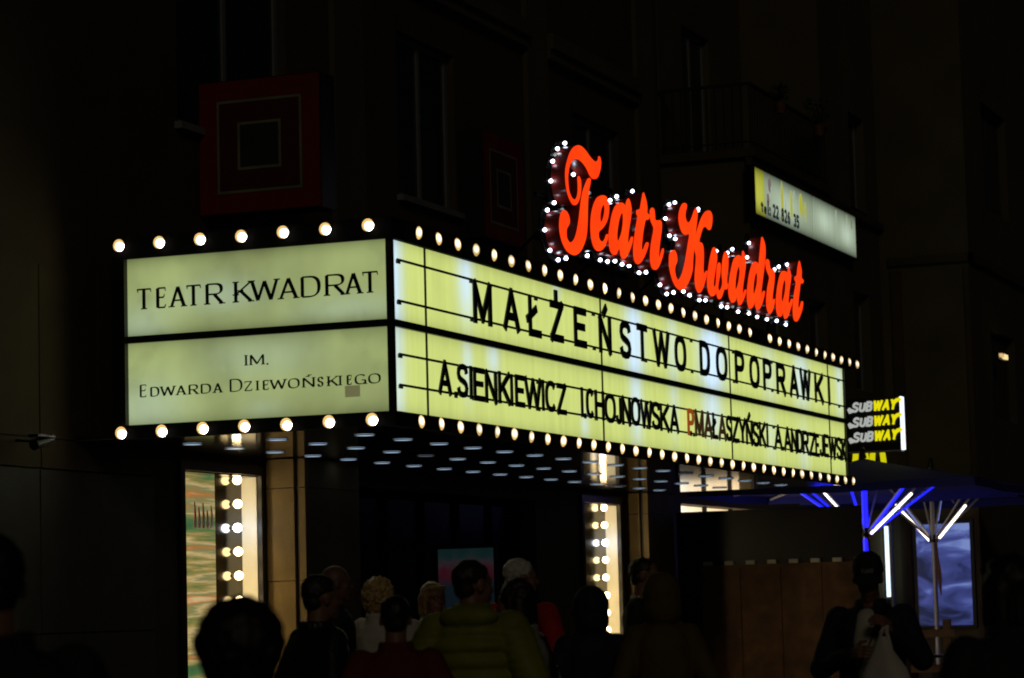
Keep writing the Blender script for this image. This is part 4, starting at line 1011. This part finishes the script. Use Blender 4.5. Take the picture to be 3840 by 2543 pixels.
# ------------------------------------------------------------------ people
import numpy as np
class SD:
    """soft union of round shapes as a distance field, meshed into one continuous surface"""
    def __init__(s): s.p = []
    @property
    def v(s): return s.p
    def ball(s, c, rx, ry=None, rz=None, n=0, m=0, rot=None):
        ry = rx if ry is None else ry; rz = rx if rz is None else rz
        R = np.array(rot) if rot is not None else np.eye(3)
        ext = np.abs(R) @ np.array((rx, ry, rz))
        s.p.append(('e', np.array(c), np.array((rx, ry, rz)), R, np.array(c) - ext, np.array(c) + ext)); return s
    def caps(s, a, ra, b, rb, n=0):
        a, b = np.array(a), np.array(b); r = max(ra, rb)
        s.p.append(('c', a, b, ra, np.minimum(a, b) - r, np.maximum(a, b) + r, rb)); return s
    def loft(s, rings, n=0, e=2.0):
        g = np.array(rings); X, Y, Z = g[:, 3].max() * 1.01, g[:, 4].max() * 1.01, 0
        lo = np.array((g[:, 0].min() - X, g[:, 1].min() - Y, g[0, 2])); hi = np.array((g[:, 0].max() + X, g[:, 1].max() + Y, g[-1, 2]))
        s.p.append(('l', g, e, None, lo, hi)); return s
    def surface(s, h, k):
        lo = np.min([p[4] for p in s.p], 0) - 3 * h; hi = np.max([p[5] for p in s.p], 0) + 3 * h
        N = np.ceil((hi - lo) / h).astype(int) + 1
        F = np.full(N, .08, np.float32); pad = k + 2.5 * h
        ax = [lo[i] + h * np.arange(N[i]) for i in range(3)]
        for p in s.p:
            i0 = np.maximum(np.floor((p[4] - pad - lo) / h).astype(int), 0); i1 = np.minimum(np.ceil((p[5] + pad - lo) / h).astype(int) + 1, N)
            sl = tuple(slice(i0[i], i1[i]) for i in range(3))
            x, y, z = (ax[0][sl[0]][:, None, None], ax[1][sl[1]][None, :, None], ax[2][sl[2]][None, None, :])
            if p[0] == 'e':
                R = p[3].T; dx, dy, dz = x - p[1][0], y - p[1][1], z - p[1][2]
                q = [R[i, 0] * dx + R[i, 1] * dy + R[i, 2] * dz for i in range(3)]; r = p[2]
                k0 = np.sqrt(sum((q[i] / r[i]) ** 2 for i in range(3))); k1 = np.sqrt(sum((q[i] / r[i] ** 2) ** 2 for i in range(3))) + 1e-6
                d = k0 * (k0 - 1) / k1
            elif p[0] == 'c':
                a, ba = p[1], p[2] - p[1]; L = max(ba @ ba, 1e-9); dx, dy, dz = x - a[0], y - a[1], z - a[2]
                t = np.clip((dx * ba[0] + dy * ba[1] + dz * ba[2]) / L, 0, 1)
                d = np.sqrt((dx - t * ba[0]) ** 2 + (dy - t * ba[1]) ** 2 + (dz - t * ba[2]) ** 2) - (p[3] + (p[6] - p[3]) * t)
            else:
                g, e = p[1], p[2]; zz = ax[2][sl[2]]
                cx, cy, rx, ry = (np.interp(zz, g[:, 2], g[:, i])[None, None, :] for i in (0, 1, 3, 4))
                q = (np.abs((x - cx) / rx) ** e + np.abs((y - cy) / ry) ** e) ** (1 / e)
                d = np.maximum((q - 1) * np.minimum(rx, ry), np.maximum(g[0, 2] - z, z - g[-1, 2]))
            A = F[sl]; d = np.broadcast_to(d, A.shape)
            t = np.clip(.5 + .5 * (A - d) / k, 0, 1)
            F[sl] = A + (d - A) * t - k * t * (1 - t)
        S_ = F < 0; C = np.zeros(N - 1, int)
        for c in np.ndindex(2, 2, 2): C += S_[tuple(slice(c[i], N[i] - 1 + c[i]) for i in range(3))]
        act = (C > 0) & (C < 8); idx = np.full(act.shape, -1, int); idx[act] = np.arange(act.sum())
        cells = np.argwhere(act); P = np.zeros((len(cells), 3)); W = np.zeros(len(cells))
        for a in range(3):
            o = [i for i in range(3) if i != a]
            for u in (0, 1):
                for w_ in (0, 1):
                    e0 = np.zeros(3, int); e0[o[0]] = u; e0[o[1]] = w_; e1 = e0.copy(); e1[a] = 1
                    f0 = F[tuple((cells + e0).T)]; f1 = F[tuple((cells + e1).T)]; m = (f0 < 0) != (f1 < 0)
                    t = f0 / np.where(m, f0 - f1, 1); pt = cells + e0; pt = pt.astype(float); pt[:, a] += t
                    P[m] += pt[m]; W[m] += 1
        P = P / W[:, None] * h + lo; Q = []
        for a in range(3):
            o = [i for i in range(3) if i != a]
            s0 = [slice(1, N[i] - 1) for i in range(3)]; s1 = list(s0); s0[a] = slice(0, N[a] - 1); s1[a] = slice(1, N[a])
            x0, x1 = S_[tuple(s0)], S_[tuple(s1)]
            for inside in (True, False):
                e = np.argwhere((x0 == inside) & (x1 != inside)); e[:, o[0]] += 1; e[:, o[1]] += 1
                def cell(u, w_):
                    q = e.copy(); q[:, o[0]] -= u; q[:, o[1]] -= w_; return idx[tuple(q.T)]
                q = np.stack([cell(1, 1), cell(0, 1), cell(0, 0), cell(1, 0)], 1)
                Q.append(q if inside ^ (a == 1) else q[:, ::-1])
        return P, np.concatenate(Q)

def skin_over(sd, name, voxel, m, parent, smooth=2, wrinkle=0.0, seed=0):
    P, Q = sd.surface(voxel, max(voxel * (.6 + .55 * smooth), .004))
    r = bpy.data.meshes.new(name)
    r.from_pydata(P.tolist(), [], Q.tolist()); r.update()
    if wrinkle:
        off = Vector((seed * 3.1, seed * 1.7, 0))
        for v, nn in zip(r.vertices, [Vector(n.vector) for n in r.vertex_normals]):
            c = v.co
            n1 = noise.noise(Vector((c.x * 9, c.y * 9, c.z * 5)) + off) + .5 * noise.noise(Vector((c.x * 22, c.y * 22, c.z * 16)) + off)
            v.co = c + nn * (n1 * wrinkle)
    r.polygons.foreach_set('use_smooth', [True] * len(r.polygons))
    r.materials.append(m)
    return meshobj(name, r, parent)

SKIN = [mat('skin_a', (.27, .13, .08), .5, var=.08, bump=.05), mat('skin_b', (.20, .10, .065), .5, var=.08, bump=.05)]
HAIRC = {k: mat('hair_' + k, c, .45, var=.35, scale=30, bump=.3, bscale=120) for k, c in dict(black=(.008, .007, .006), dark=(.02, .014, .01), blonde=(.60, .40, .17), grey=(.22, .2, .18), white=(.65, .62, .58), bob=(.30, .18, .07)).items()}
CL = {k: mat('cloth_' + k, c, r, var=.18, scale=5, bump=.35, bscale=90, coat=ct) for k, (c, r, ct) in dict(
    leather=((.012, .011, .011), .38, .15), black=((.012, .012, .014), .8, 0), navy=((.012, .014, .03), .8, 0), white=((.72, .68, .60), .8, 0), pale=((.5, .47, .44), .8, 0),
    darkred=((.14, .014, .010), .8, 0), lime=((.26, .27, .015), .55, 0), red=((.55, .012, .014), .6, 0), greyhood=((.34, .33, .31), .9, 0), olive=((.11, .07, .02), .8, 0), brown=((.09, .035, .02), .8, 0), denim=((.03, .04, .08), .8, 0)).items()}
FWD = Vector((math.cos(.3719912), math.sin(.3719912), 0))

def hand(mb, wrist, fdir, pdir, s=1.0):
    """palm and five fingers, slightly curled; fdir along the fingers, pdir towards the palm side"""
    f = Vector(fdir).normalized(); p = Vector(pdir); p = (p - f * p.dot(f)).normalized(); x = f.cross(p)
    w_ = Vector(wrist)
    for a in (-.026, -.009, .009, .026):
        mb.caps(w_ + x * a * .8 * s, .017 * s, w_ + f * .085 * s + x * a * s, .015 * s, 8)
    for a, L in ((-.030, .062), (-.010, .078), (.010, .084), (.030, .074)):
        k0 = w_ + f * .088 * s + x * a * s; k1 = k0 + (f * .9 + p * .4).normalized() * L * .48 * s; k2 = k1 + (f * .45 + p * .9).normalized() * L * .5 * s
        mb.caps(k0, .0095 * s, k1, .0088 * s, 8); mb.caps(k1, .0088 * s, k2, .0075 * s, 8)
    t0 = w_ + f * .03 * s + x * .03 * s; t1 = t0 + (f * .6 + x * .75 + p * .25).normalized() * .045 * s; t2 = t1 + (f * .85 + x * .2 + p * .5).normalized() * .035 * s
    mb.caps(t0, .013 * s, t1, .011 * s, 8); mb.caps(t1, .011 * s, t2, .009 * s, 8)

ARM = {'down': ((.275, -.03, 1.13), (.265, .06, .88)), 'pocket': ((.31, -.07, 1.15), (.225, .09, .96)), 'front': ((.265, .0, 1.13), (.12, .22, 1.10)),
       'bent': ((.28, -.02, 1.13), (.20, .20, 1.02))}

def person(label, px, py, face, h, jacket, hair, hairc, w=1.0, arms=('pocket', 'pocket'), style='coat', hyaw=0, hpitch=0, skin=0, seed=1, trousers='navy', lean=0.0):
    """face: degrees left (+) or right (-) of straight away from the camera"""
    d = Matrix.Rotation(math.radians(face), 4, 'Z') @ FWD
    root = thing('person', label, 'person', (px, py, 0), math.atan2(d.y, d.x) - math.pi / 2, 'people in front of the theatre')
    s = h / 1.75; r = random.Random(seed)
    V = lambda x, y, z: Vector((x * s * (w if z < 1.5 else 1), y * s, z * s))
    HR = Matrix.Rotation(math.radians(hyaw), 3, 'Z') @ Matrix.Rotation(math.radians(hpitch), 3, 'X')
    HC = V(0, .025, 1.635)
    H = lambda x, y, z: HC + (HR @ Vector((x, y, z))) * s
    # body ------------------------------------------------------------
    b = SD()
    b.ball(H(0, -.012, .025), .076 * s, .095 * s, .09 * s, 18, 12, rot=HR)
    b.ball(H(0, .028, -.042), .058 * s, .063 * s, .078 * s, 16, 12, rot=HR)
    b.caps(H(0, .084, .0), .010 * s, H(0, .105, -.032), .014 * s, 8)
    b.ball(H(0, .07, .022), .05 * s, .022 * s, .012 * s, 12, 8, rot=HR)
    b.ball(H(0, .083, -.064), .024 * s, .012 * s, .006 * s, 10, 6, rot=HR); b.ball(H(0, .081, -.075), .021 * s, .012 * s, .007 * s, 10, 6, rot=HR)
    b.ball(H(0, .066, -.104), .026 * s, .02 * s, .02 * s, 10, 8, rot=HR)
    for q in (-1, 1):
        b.ball(H(q * .03, .074, .004), .014 * s, .010 * s, .009 * s, 8, 6, rot=HR)
        b.ball(H(q * .042, .058, -.03), .02 * s, .018 * s, .018 * s, 8, 6, rot=HR)
        b.ball(H(q * .078, -.008, -.012), .010 * s, .020 * s, .032 * s, 8, 8, rot=HR)
    b.caps(V(0, -.015, 1.42), .062 * s, H(0, -.022, -.06), .055 * s, 14)
    b.loft([(0, 0, z * s, rx * s * w, ry * s) for z, rx, ry in ((.9, .15, .10), (1.05, .135, .09), (1.2, .148, .10), (1.33, .165, .105), (1.42, .15, .085), (1.47, .08, .06))])
    J = {}
    for q, pose in ((-1, arms[0]), (1, arms[1])):
        e, wr = ARM[pose] if isinstance(pose, str) else pose
        sh = V(q * .185, -.005, 1.405); el = V(q * e[0], e[1], e[2]); wv = V(q * wr[0], wr[1], wr[2]); J[q] = (sh, el, wv)
        b.caps(sh, .05 * s, el, .036 * s, 10); b.caps(el, .036 * s, wv, .026 * s, 10)
        hip = V(q * .085, 0, .9); kn = V(q * .095, .015, .5); an = V(q * .1, -.01, .1)
        b.caps(hip, .08 * s, kn, .052 * s, 12); b.caps(kn, .052 * s, an, .036 * s, 12); b.caps(an, .036 * s, V(q * .105, .13, .045), .03 * s, 10)
        J[('leg', q)] = (hip, kn, an)
    skin_over(b, 'body', .0095, SKIN[skin], root, 2)
    hm = SD()
    for q, pose in ((-1, arms[0]), (1, arms[1])):
        sh, el, wv = J[q]; hm2 = SD(); hand(hm2, wv, (wv - el) + Vector((0, .02, -.03)), (-q, .3, 0), s)
        skin_over(hm2, 'hand', .0042, SKIN[skin], root, 1)
    # jacket ----------------------------------------------------------
    j = SD(); puff = style == 'puffer'
    prof = {'coat': ((.78, .205, .155), (.95, .20, .15), (1.08, .19, .142), (1.22, .20, .146), (1.34, .212, .148), (1.41, .19, .125), (1.465, .115, .088)),
            'suit': ((.80, .19, .135), (.98, .178, .125), (1.08, .175, .122), (1.24, .192, .132), (1.36, .212, .135), (1.415, .19, .112), (1.465, .10, .08)),
            'hood': ((.70, .23, .17), (.95, .215, .16), (1.1, .205, .152), (1.25, .212, .155), (1.35, .215, .152), (1.415, .185, .13), (1.47, .125, .10))}[style if style in ('suit', 'hood') else 'coat']
    if puff:
        rings = []; zs = [.80 + i * .0165 for i in range(41)]
        for z in zs:
            for (z0, a0, c0), (z1, a1, c1) in zip(prof, prof[1:]):
                if z0 <= z <= z1 + 1e-6:
                    t = (z - z0) / (z1 - z0); q = abs(math.sin(math.pi * (z - .8) / .082)) ** .6 * .024
                    rings.append((0, -.005 * s, z * s, (a0 + (a1 - a0) * t + q) * s * w, (c0 + (c1 - c0) * t + q) * s)); break
        j.loft(rings, 26)
    else:
        j.loft([(0, -.004 * s, z * s, a * s * w, c * s) for z, a, c in prof], 24, 2.2)
    k = 1.28 if puff else 1.0
    for q in (-1, 1):
        sh, el, wv = J[q]; end = el.lerp(wv, .93)
        j.caps(sh, .076 * s * k, el, .062 * s * k, 12); j.caps(el, .062 * s * k, end, .048 * s * k, 12)
        if puff:
            for i in range(6): j.ball(sh.lerp(el, (i + .3) / 6), .112 * s - i * .004, .112 * s - i * .004, .046 * s, 12, 7)
    if style in ('coat', 'puffer'):          # stand-up collar
        for i in range(14):
            a = 2 * math.pi * i / 14; c0 = V(.078 * math.cos(a), -.012 + .078 * math.sin(a), 1.45)
            if math.sin(a) > .92: continue
            j.caps(c0, .022 * s * k, c0 + Vector((0, -.008, (.075 if puff else .05) * s)), .017 * s * k, 8)
    if puff:
        j.ball(V(0, -.10, 1.475), .15 * s, .075 * s, .062 * s, 14, 9)   # hood lying on the back
    if style == 'suit':
        for q in (-1, 1): j.caps(V(q * .10, .07, 1.43), .02 * s, V(q * .03, .13, 1.2), .02 * s, 8)
    if style == 'hood':
        for i in range(26):
            a = math.pi * (.5 + 1.0 * (i % 13) / 12 + .0); z = (i // 13)
        hc = H(0, -.025, .02)
        j.ball(hc, .112 * s, .118 * s, .128 * s, 16, 12, rot=HR); j.ball(H(0, -.045, -.07), .112 * s, .105 * s, .11 * s, 14, 10)
        for i in range(9):                       # rim of the hood round the face
            a = math.pi * (i / 8) ; j.ball(H(.098 * math.cos(a), .055, -.02 + .12 * math.sin(a)), .024 * s, .03 * s, .024 * s, 8, 6)
        j.caps(V(-.09, .02, 1.46), .05 * s, V(.09, .02, 1.46), .05 * s, 10)
    skin_over(j, 'jacket', .0105, CL[jacket], root, 2 if not puff else 1, .007 if not puff else .004, seed)
    if style == 'suit':
        q = SD()
        for i in range(12):
            a = 2 * math.pi * i / 12; c0 = V(.066 * math.cos(a), -.012 + .066 * math.sin(a), 1.445); q.caps(c0, .012 * s, c0 + Vector((0, -.004, .045 * s)), .010 * s, 6)
        q.ball(V(0, .095, 1.32), .05 * s, .035 * s, .12 * s, 10, 8)
        skin_over(q, 'shirt', .008, CL['white'], root, 1)
    # trousers and shoes ------------------------------------------------
    t = SD()
    for q in (-1, 1):
        hip, kn, an = J[('leg', q)]
        t.caps(hip, .098 * s, kn, .072 * s, 12); t.caps(kn, .072 * s, an, .06 * s, 12)
    t.loft([(0, 0, z * s, a * s * w, c * s) for z, a, c in ((.82, .17, .115), (.95, .172, .118), (1.03, .155, .11))], 18)
    skin_over(t, 'trousers', .016, CL[trousers], root, 2, .006, seed)
    for q in (-1, 1):
        t = SD(); t.caps(V(q * .1, -.03, .05), .045 * s, V(q * .107, .14, .04), .04 * s, 10); skin_over(t, 'shoe', .014, CL['black'], root, 1)
    # hair --------------------------------------------------------------
    m = HAIRC.get(hairc); q = SD()
    def tufts(n, c, R, size, zmin=-1, ymax=9, up_=0):
        for i in range(n):
            a = r.uniform(0, 6.283); z = r.uniform(-1, 1); rr_ = math.sqrt(1 - z * z)
            p = Vector((rr_ * math.cos(a), rr_ * math.sin(a), z))
            if p.z < zmin or p.y > ymax: continue
            q.ball(H(c[0] + p.x * R[0], c[1] + p.y * R[1], c[2] + p.z * R[2]), size * s * r.uniform(.6, 1.3), None, None, 7, 5)
    if hair == 'short':
        q.ball(H(0, -.024, .042), .0795 * s, .0955 * s, .082 * s, 18, 12, rot=HR); q.ball(H(0, -.052, -.02), .064 * s, .056 * s, .06 * s, 14, 9, rot=HR)
        tufts(220, (0, -.022, .036), (.077, .093, .084), .0075, -.5, .8)
    elif hair == 'bald':
        q.ball(H(0, -.045, -.006), .0815 * s, .068 * s, .046 * s, 16, 10, rot=HR); tufts(60, (0, -.045, -.006), (.08, .066, .045), .008, -.6, .5)
    elif hair == 'thick':
        q.ball(H(0, -.03, .028), .106 * s, .116 * s, .105 * s, 18, 12, rot=HR); q.ball(H(0, -.05, -.05), .098 * s, .078 * s, .08 * s, 16, 10, rot=HR)
        tufts(260, (0, -.03, .02), (.106, .112, .105), .015, -.75, .75); tufts(240, (0, -.03, .02), (.115, .12, .113), .006, -.75, .75)
    elif hair == 'curly':
        q.ball(H(0, -.03, .03), .098 * s, .108 * s, .10 * s, 16, 11, rot=HR); q.ball(H(0, -.05, -.05), .09 * s, .07 * s, .075 * s, 14, 9, rot=HR)
        tufts(520, (0, -.03, .02), (.104, .114, .112), .0115, -.8, .72); tufts(260, (0, -.04, -.03), (.11, .11, .11), .0105, -.8, .3); tufts(160, (0, -.03, .025), (.118, .126, .124), .0085, -.4, .6)
    elif hair == 'bob':
        q.ball(H(0, -.022, .035), .088 * s, .102 * s, .093 * s, 18, 12, rot=HR)
        for sx in (-1, 1):
            q.caps(H(sx * .076, -.0, .02), .026 * s, H(sx * .082, .012, -.11), .02 * s, 10); q.caps(H(sx * .06, -.05, .0), .045 * s, H(sx * .06, -.055, -.11), .035 * s, 10)
        q.caps(H(0, -.07, 0), .045 * s, H(0, -.075, -.11), .035 * s, 10)
        q.caps(H(-.05, .066, .075), .022 * s, H(.055, .06, .07), .018 * s, 8)
        tufts(120, (0, -.022, .035), (.086, .1, .09), .009, -.3, .6)
    elif hair == 'long':
        q.ball(H(0, -.026, .035), .09 * s, .104 * s, .096 * s, 18, 12, rot=HR)
        for sx in (-.055, 0, .055): q.caps(H(sx, -.06, .0), .05 * s, H(sx * 1.1, -.075, -.17), .042 * s, 10)
        for sx in (-1, 1): q.caps(H(sx * .08, -.015, .02), .026 * s, H(sx * .085, -.02, -.14), .022 * s, 10)
        tufts(160, (0, -.026, .035), (.088, .102, .094), .010, -.3, .7)
    if hair != 'none' and q.v: skin_over(q, 'hair', .0075, m, root, 1)
    root['_s'] = s
    return root, H, V, J, s

def people():
    P = person
    P('dark round-haired head close to the camera in front of the left show case', -15.01, -6.25, 0, 1.53, 'black', 'thick', 'black', arms=('down', 'down'), seed=1, hpitch=4)
    P('big shadowy figure cut by the left picture edge', -14.86, -5.50, 20, 1.71, 'black', 'short', 'black', w=1.1, seed=2)
    P('balding man in black leather jacket, in profile facing right', -7.85, -3.03, -62, 1.70, 'leather', 'short', 'dark', w=1.08, seed=3)
    P('bald man in dark clothes half hidden behind the leather jacket man', -3.27, -0.96, -80, 1.84, 'black', 'bald', 'dark', w=1.05, seed=4, skin=1)
    P('woman with curly blonde hair and white jacket, seen from behind', -2.23, -0.84, -40, 1.735, 'white', 'curly', 'blonde', w=.9, seed=5)
    P('dark-haired person in dark red top in front of the blonde woman', -8.63, -3.81, 0, 1.575, 'darkred', 'short', 'black', w=1.0, seed=6)
    r7 = P('woman with light bob haircut, glasses and pale coat facing the camera', -1.63, -1.01, -148, 1.715, 'pale', 'bob', 'bob', w=.9, seed=7)
    P('man in yellow-green quilted puffer jacket seen from behind', -8.03, -3.97, -12, 1.745, 'lime', 'short', 'dark', w=1.02, style='puffer', hyaw=-45, seed=8)
    P('white-haired man in bright red jacket', -3.73, -2.54, -45, 1.83, 'red', 'short', 'white', w=1.32, hyaw=-30, seed=9)
    r10 = P('dark-haired woman in pale grey hoodie with a shoulder strap, facing left', -7.29, -3.92, 62, 1.645, 'greyhood', 'long', 'dark', w=.9, seed=10)
    P('person in dark navy hooded coat before the right show case', -5.92, -3.83, 5, 1.60, 'navy', 'none', 'black', style='hood', seed=11, w=.86)
    P('dark-haired man in black suit jacket and white collar, turned to the right', -1.53, -2.66, -105, 1.85, 'black', 'short', 'dark', style='suit', arms=('bent', 'bent'), seed=12)
    P('person in olive brown hooded coat seen from behind', -6.25, -4.37, 0, 1.655, 'olive', 'none', 'black', style='hood', seed=13, w=.84)
    r14 = P('man in dark cap and open jacket holding a white bag, at the right', -5.14, -5.27, 160, 1.745, 'navy', 'short', 'dark', hpitch=-22, hyaw=10, w=1.02,
            arms=(((.30, .05, 1.16), (.17, .23, 1.34)), ((.29, .03, 1.12), (.06, .24, 1.20))), style='coat', seed=14)
    P('black silhouette cut by the right picture edge', -11.56, -7.35, 20, 1.63, 'black', 'bob', 'black', seed=15, w=1.1)
    # glasses
    root, H, V, J, s = r7
    gq = MB()
    for sx in (-1, 1):
        c = [H(sx * .031 + .021 * math.cos(a), .094, .002 + .017 * math.sin(a)) for a in [6.283 * i / 14 for i in range(15)]]
        for a, b in zip(c, c[1:]): gq.tube(a, b, .0024, n=5)
        gq.tube(H(sx * .052, .092, .006), H(sx * .078, .0, .008), .002, n=5)
    gq.tube(H(-.011, .096, .004), H(.011, .096, .004), .0022, n=5)
    gq.build('glasses', M['black'], root)
    # strap over the hoodie
    root, H, V, J, s = r10
    k = MB()
    pts = [V(.12, .155, 1.15), V(.125, .15, 1.30), V(.12, .10, 1.43), V(.115, .0, 1.485), V(.12, -.10, 1.44), V(.13, -.158, 1.28), V(.135, -.158, 1.1)]
    for a, b in zip(pts, pts[1:]): k.beam(a, b, .04, .012)
    k.build('shoulder_strap', M['black'], root)
    # cap, shirt and cross strap of the man with the bag
    root, H, V, J, s = r14
    HRm = Matrix.Rotation(math.radians(10), 3, 'Z') @ Matrix.Rotation(math.radians(-22), 3, 'X')
    k = MB(); n = 18
    vs = [H(0, -.018, .148)]
    for rr_, z in ((.05, .14), (.078, .115), (.090, .075), (.093, .035)):
        vs += [H(rr_ * math.cos(6.283 * i / n), -.018 + rr_ * 1.14 * math.sin(6.283 * i / n), z) for i in range(n)]
    fs = [(0, 1 + i, 1 + (i + 1) % n) for i in range(n)]
    for j in range(3):
        for i in range(n):
            a = 1 + j * n + i; b = 1 + j * n + (i + 1) % n; fs.append((a, a + n, b + n, b))
    k.add(vs, fs, 0, True)
    bv = []
    for i in range(11):
        a = math.radians(30 + 12 * i); bv += [H(.09 * math.cos(a), -.018 + .104 * math.sin(a), .036), H(.10 * math.cos(a), .03 + .135 * math.sin(a), .018), H(.10 * math.cos(a), .03 + .135 * math.sin(a), .013), H(.09 * math.cos(a), -.018 + .104 * math.sin(a), .031)]
    k.add(bv, [(4 * i + p, 4 * i + (p + 1) % 4, 4 * i + 4 + (p + 1) % 4, 4 * i + 4 + p) for i in range(10) for p in range(4)])
    cap = k.build('cap', CL['black'], root)
    x = .034
    for ch in 'VANS':
        L = MB(); glyph(L, ch, x, x - .014, .062, .086, .0036, .002, lambda u, v, d: H(u, -.018 + math.sqrt(max(.0, 1 - (u / .095) ** 2)) * .1045 + .003 - d - (v - .05) * .25, v))
        L.build('letter', CL['pale'], cap); x -= .0185
    k = SD(); k.ball(V(0, .105, 1.22), .085 * s, .075 * s, .23 * s, 14, 10); k.ball(V(0, .07, 1.4), .07 * s, .06 * s, .06 * s, 12, 8)
    skin_over(k, 'shirt', .011, CL['white'], root, 2, .006, 3)
    k = MB(); pts = [V(-.11, .03, 1.475), V(-.09, .12, 1.42), V(-.05, .185, 1.30), V(.02, .20, 1.15), V(.10, .185, 1.0), V(.17, .14, .88)]
    for a, b in zip(pts, pts[1:]): k.beam(a, b, .035, .010)
    k.build('cross_strap', M['black'], root)
    # white bag hanging from his hand
    MW = Matrix.Translation(root.location) @ Matrix.Rotation(root.rotation_euler.z, 4, 'Z')
    hnd = MW @ (J[-1][2] + Vector((0.02, .07, -.02)))
    bag = thing('shopping_bag', 'crumpled white bag held by the man in the cap', 'bag', (hnd.x, hnd.y, hnd.z - .62), root.rotation_euler.z)
    k = MB(); n = 22; vs = []; prof = ((.0, .17, .045), (.03, .205, .075), (.14, .205, .085), (.29, .175, .075), (.42, .115, .05), (.53, .05, .03), (.60, .018, .014))
    for jz, (z, a, c) in enumerate(prof):
        for i in range(n):
            t = 6.283 * i / n; wv = 1 + .10 * math.sin(5 * t + jz) + .06 * math.sin(9 * t - 2 * jz)
            vs.append((a * wv * math.cos(t), .09 + c * wv * math.sin(t), z))
    fs = [(jz * n + i, jz * n + (i + 1) % n, (jz + 1) * n + (i + 1) % n, (jz + 1) * n + i) for jz in range(len(prof) - 1) for i in range(n)]
    k.add(vs, fs + [tuple(range(n))[::-1]], 0, True); k.build('sack', CL['white'], bag)
    k = MB()
    for sx in (-1, 1):
        pts = [Vector((sx * .045, .085, .53)), Vector((sx * .016, .05, .62)), Vector((sx * .008, .0, .66))]
        for a, b in zip(pts, pts[1:]): k.beam(a, b, .02, .006)
    k.build('handle', CL['white'], bag)
people()
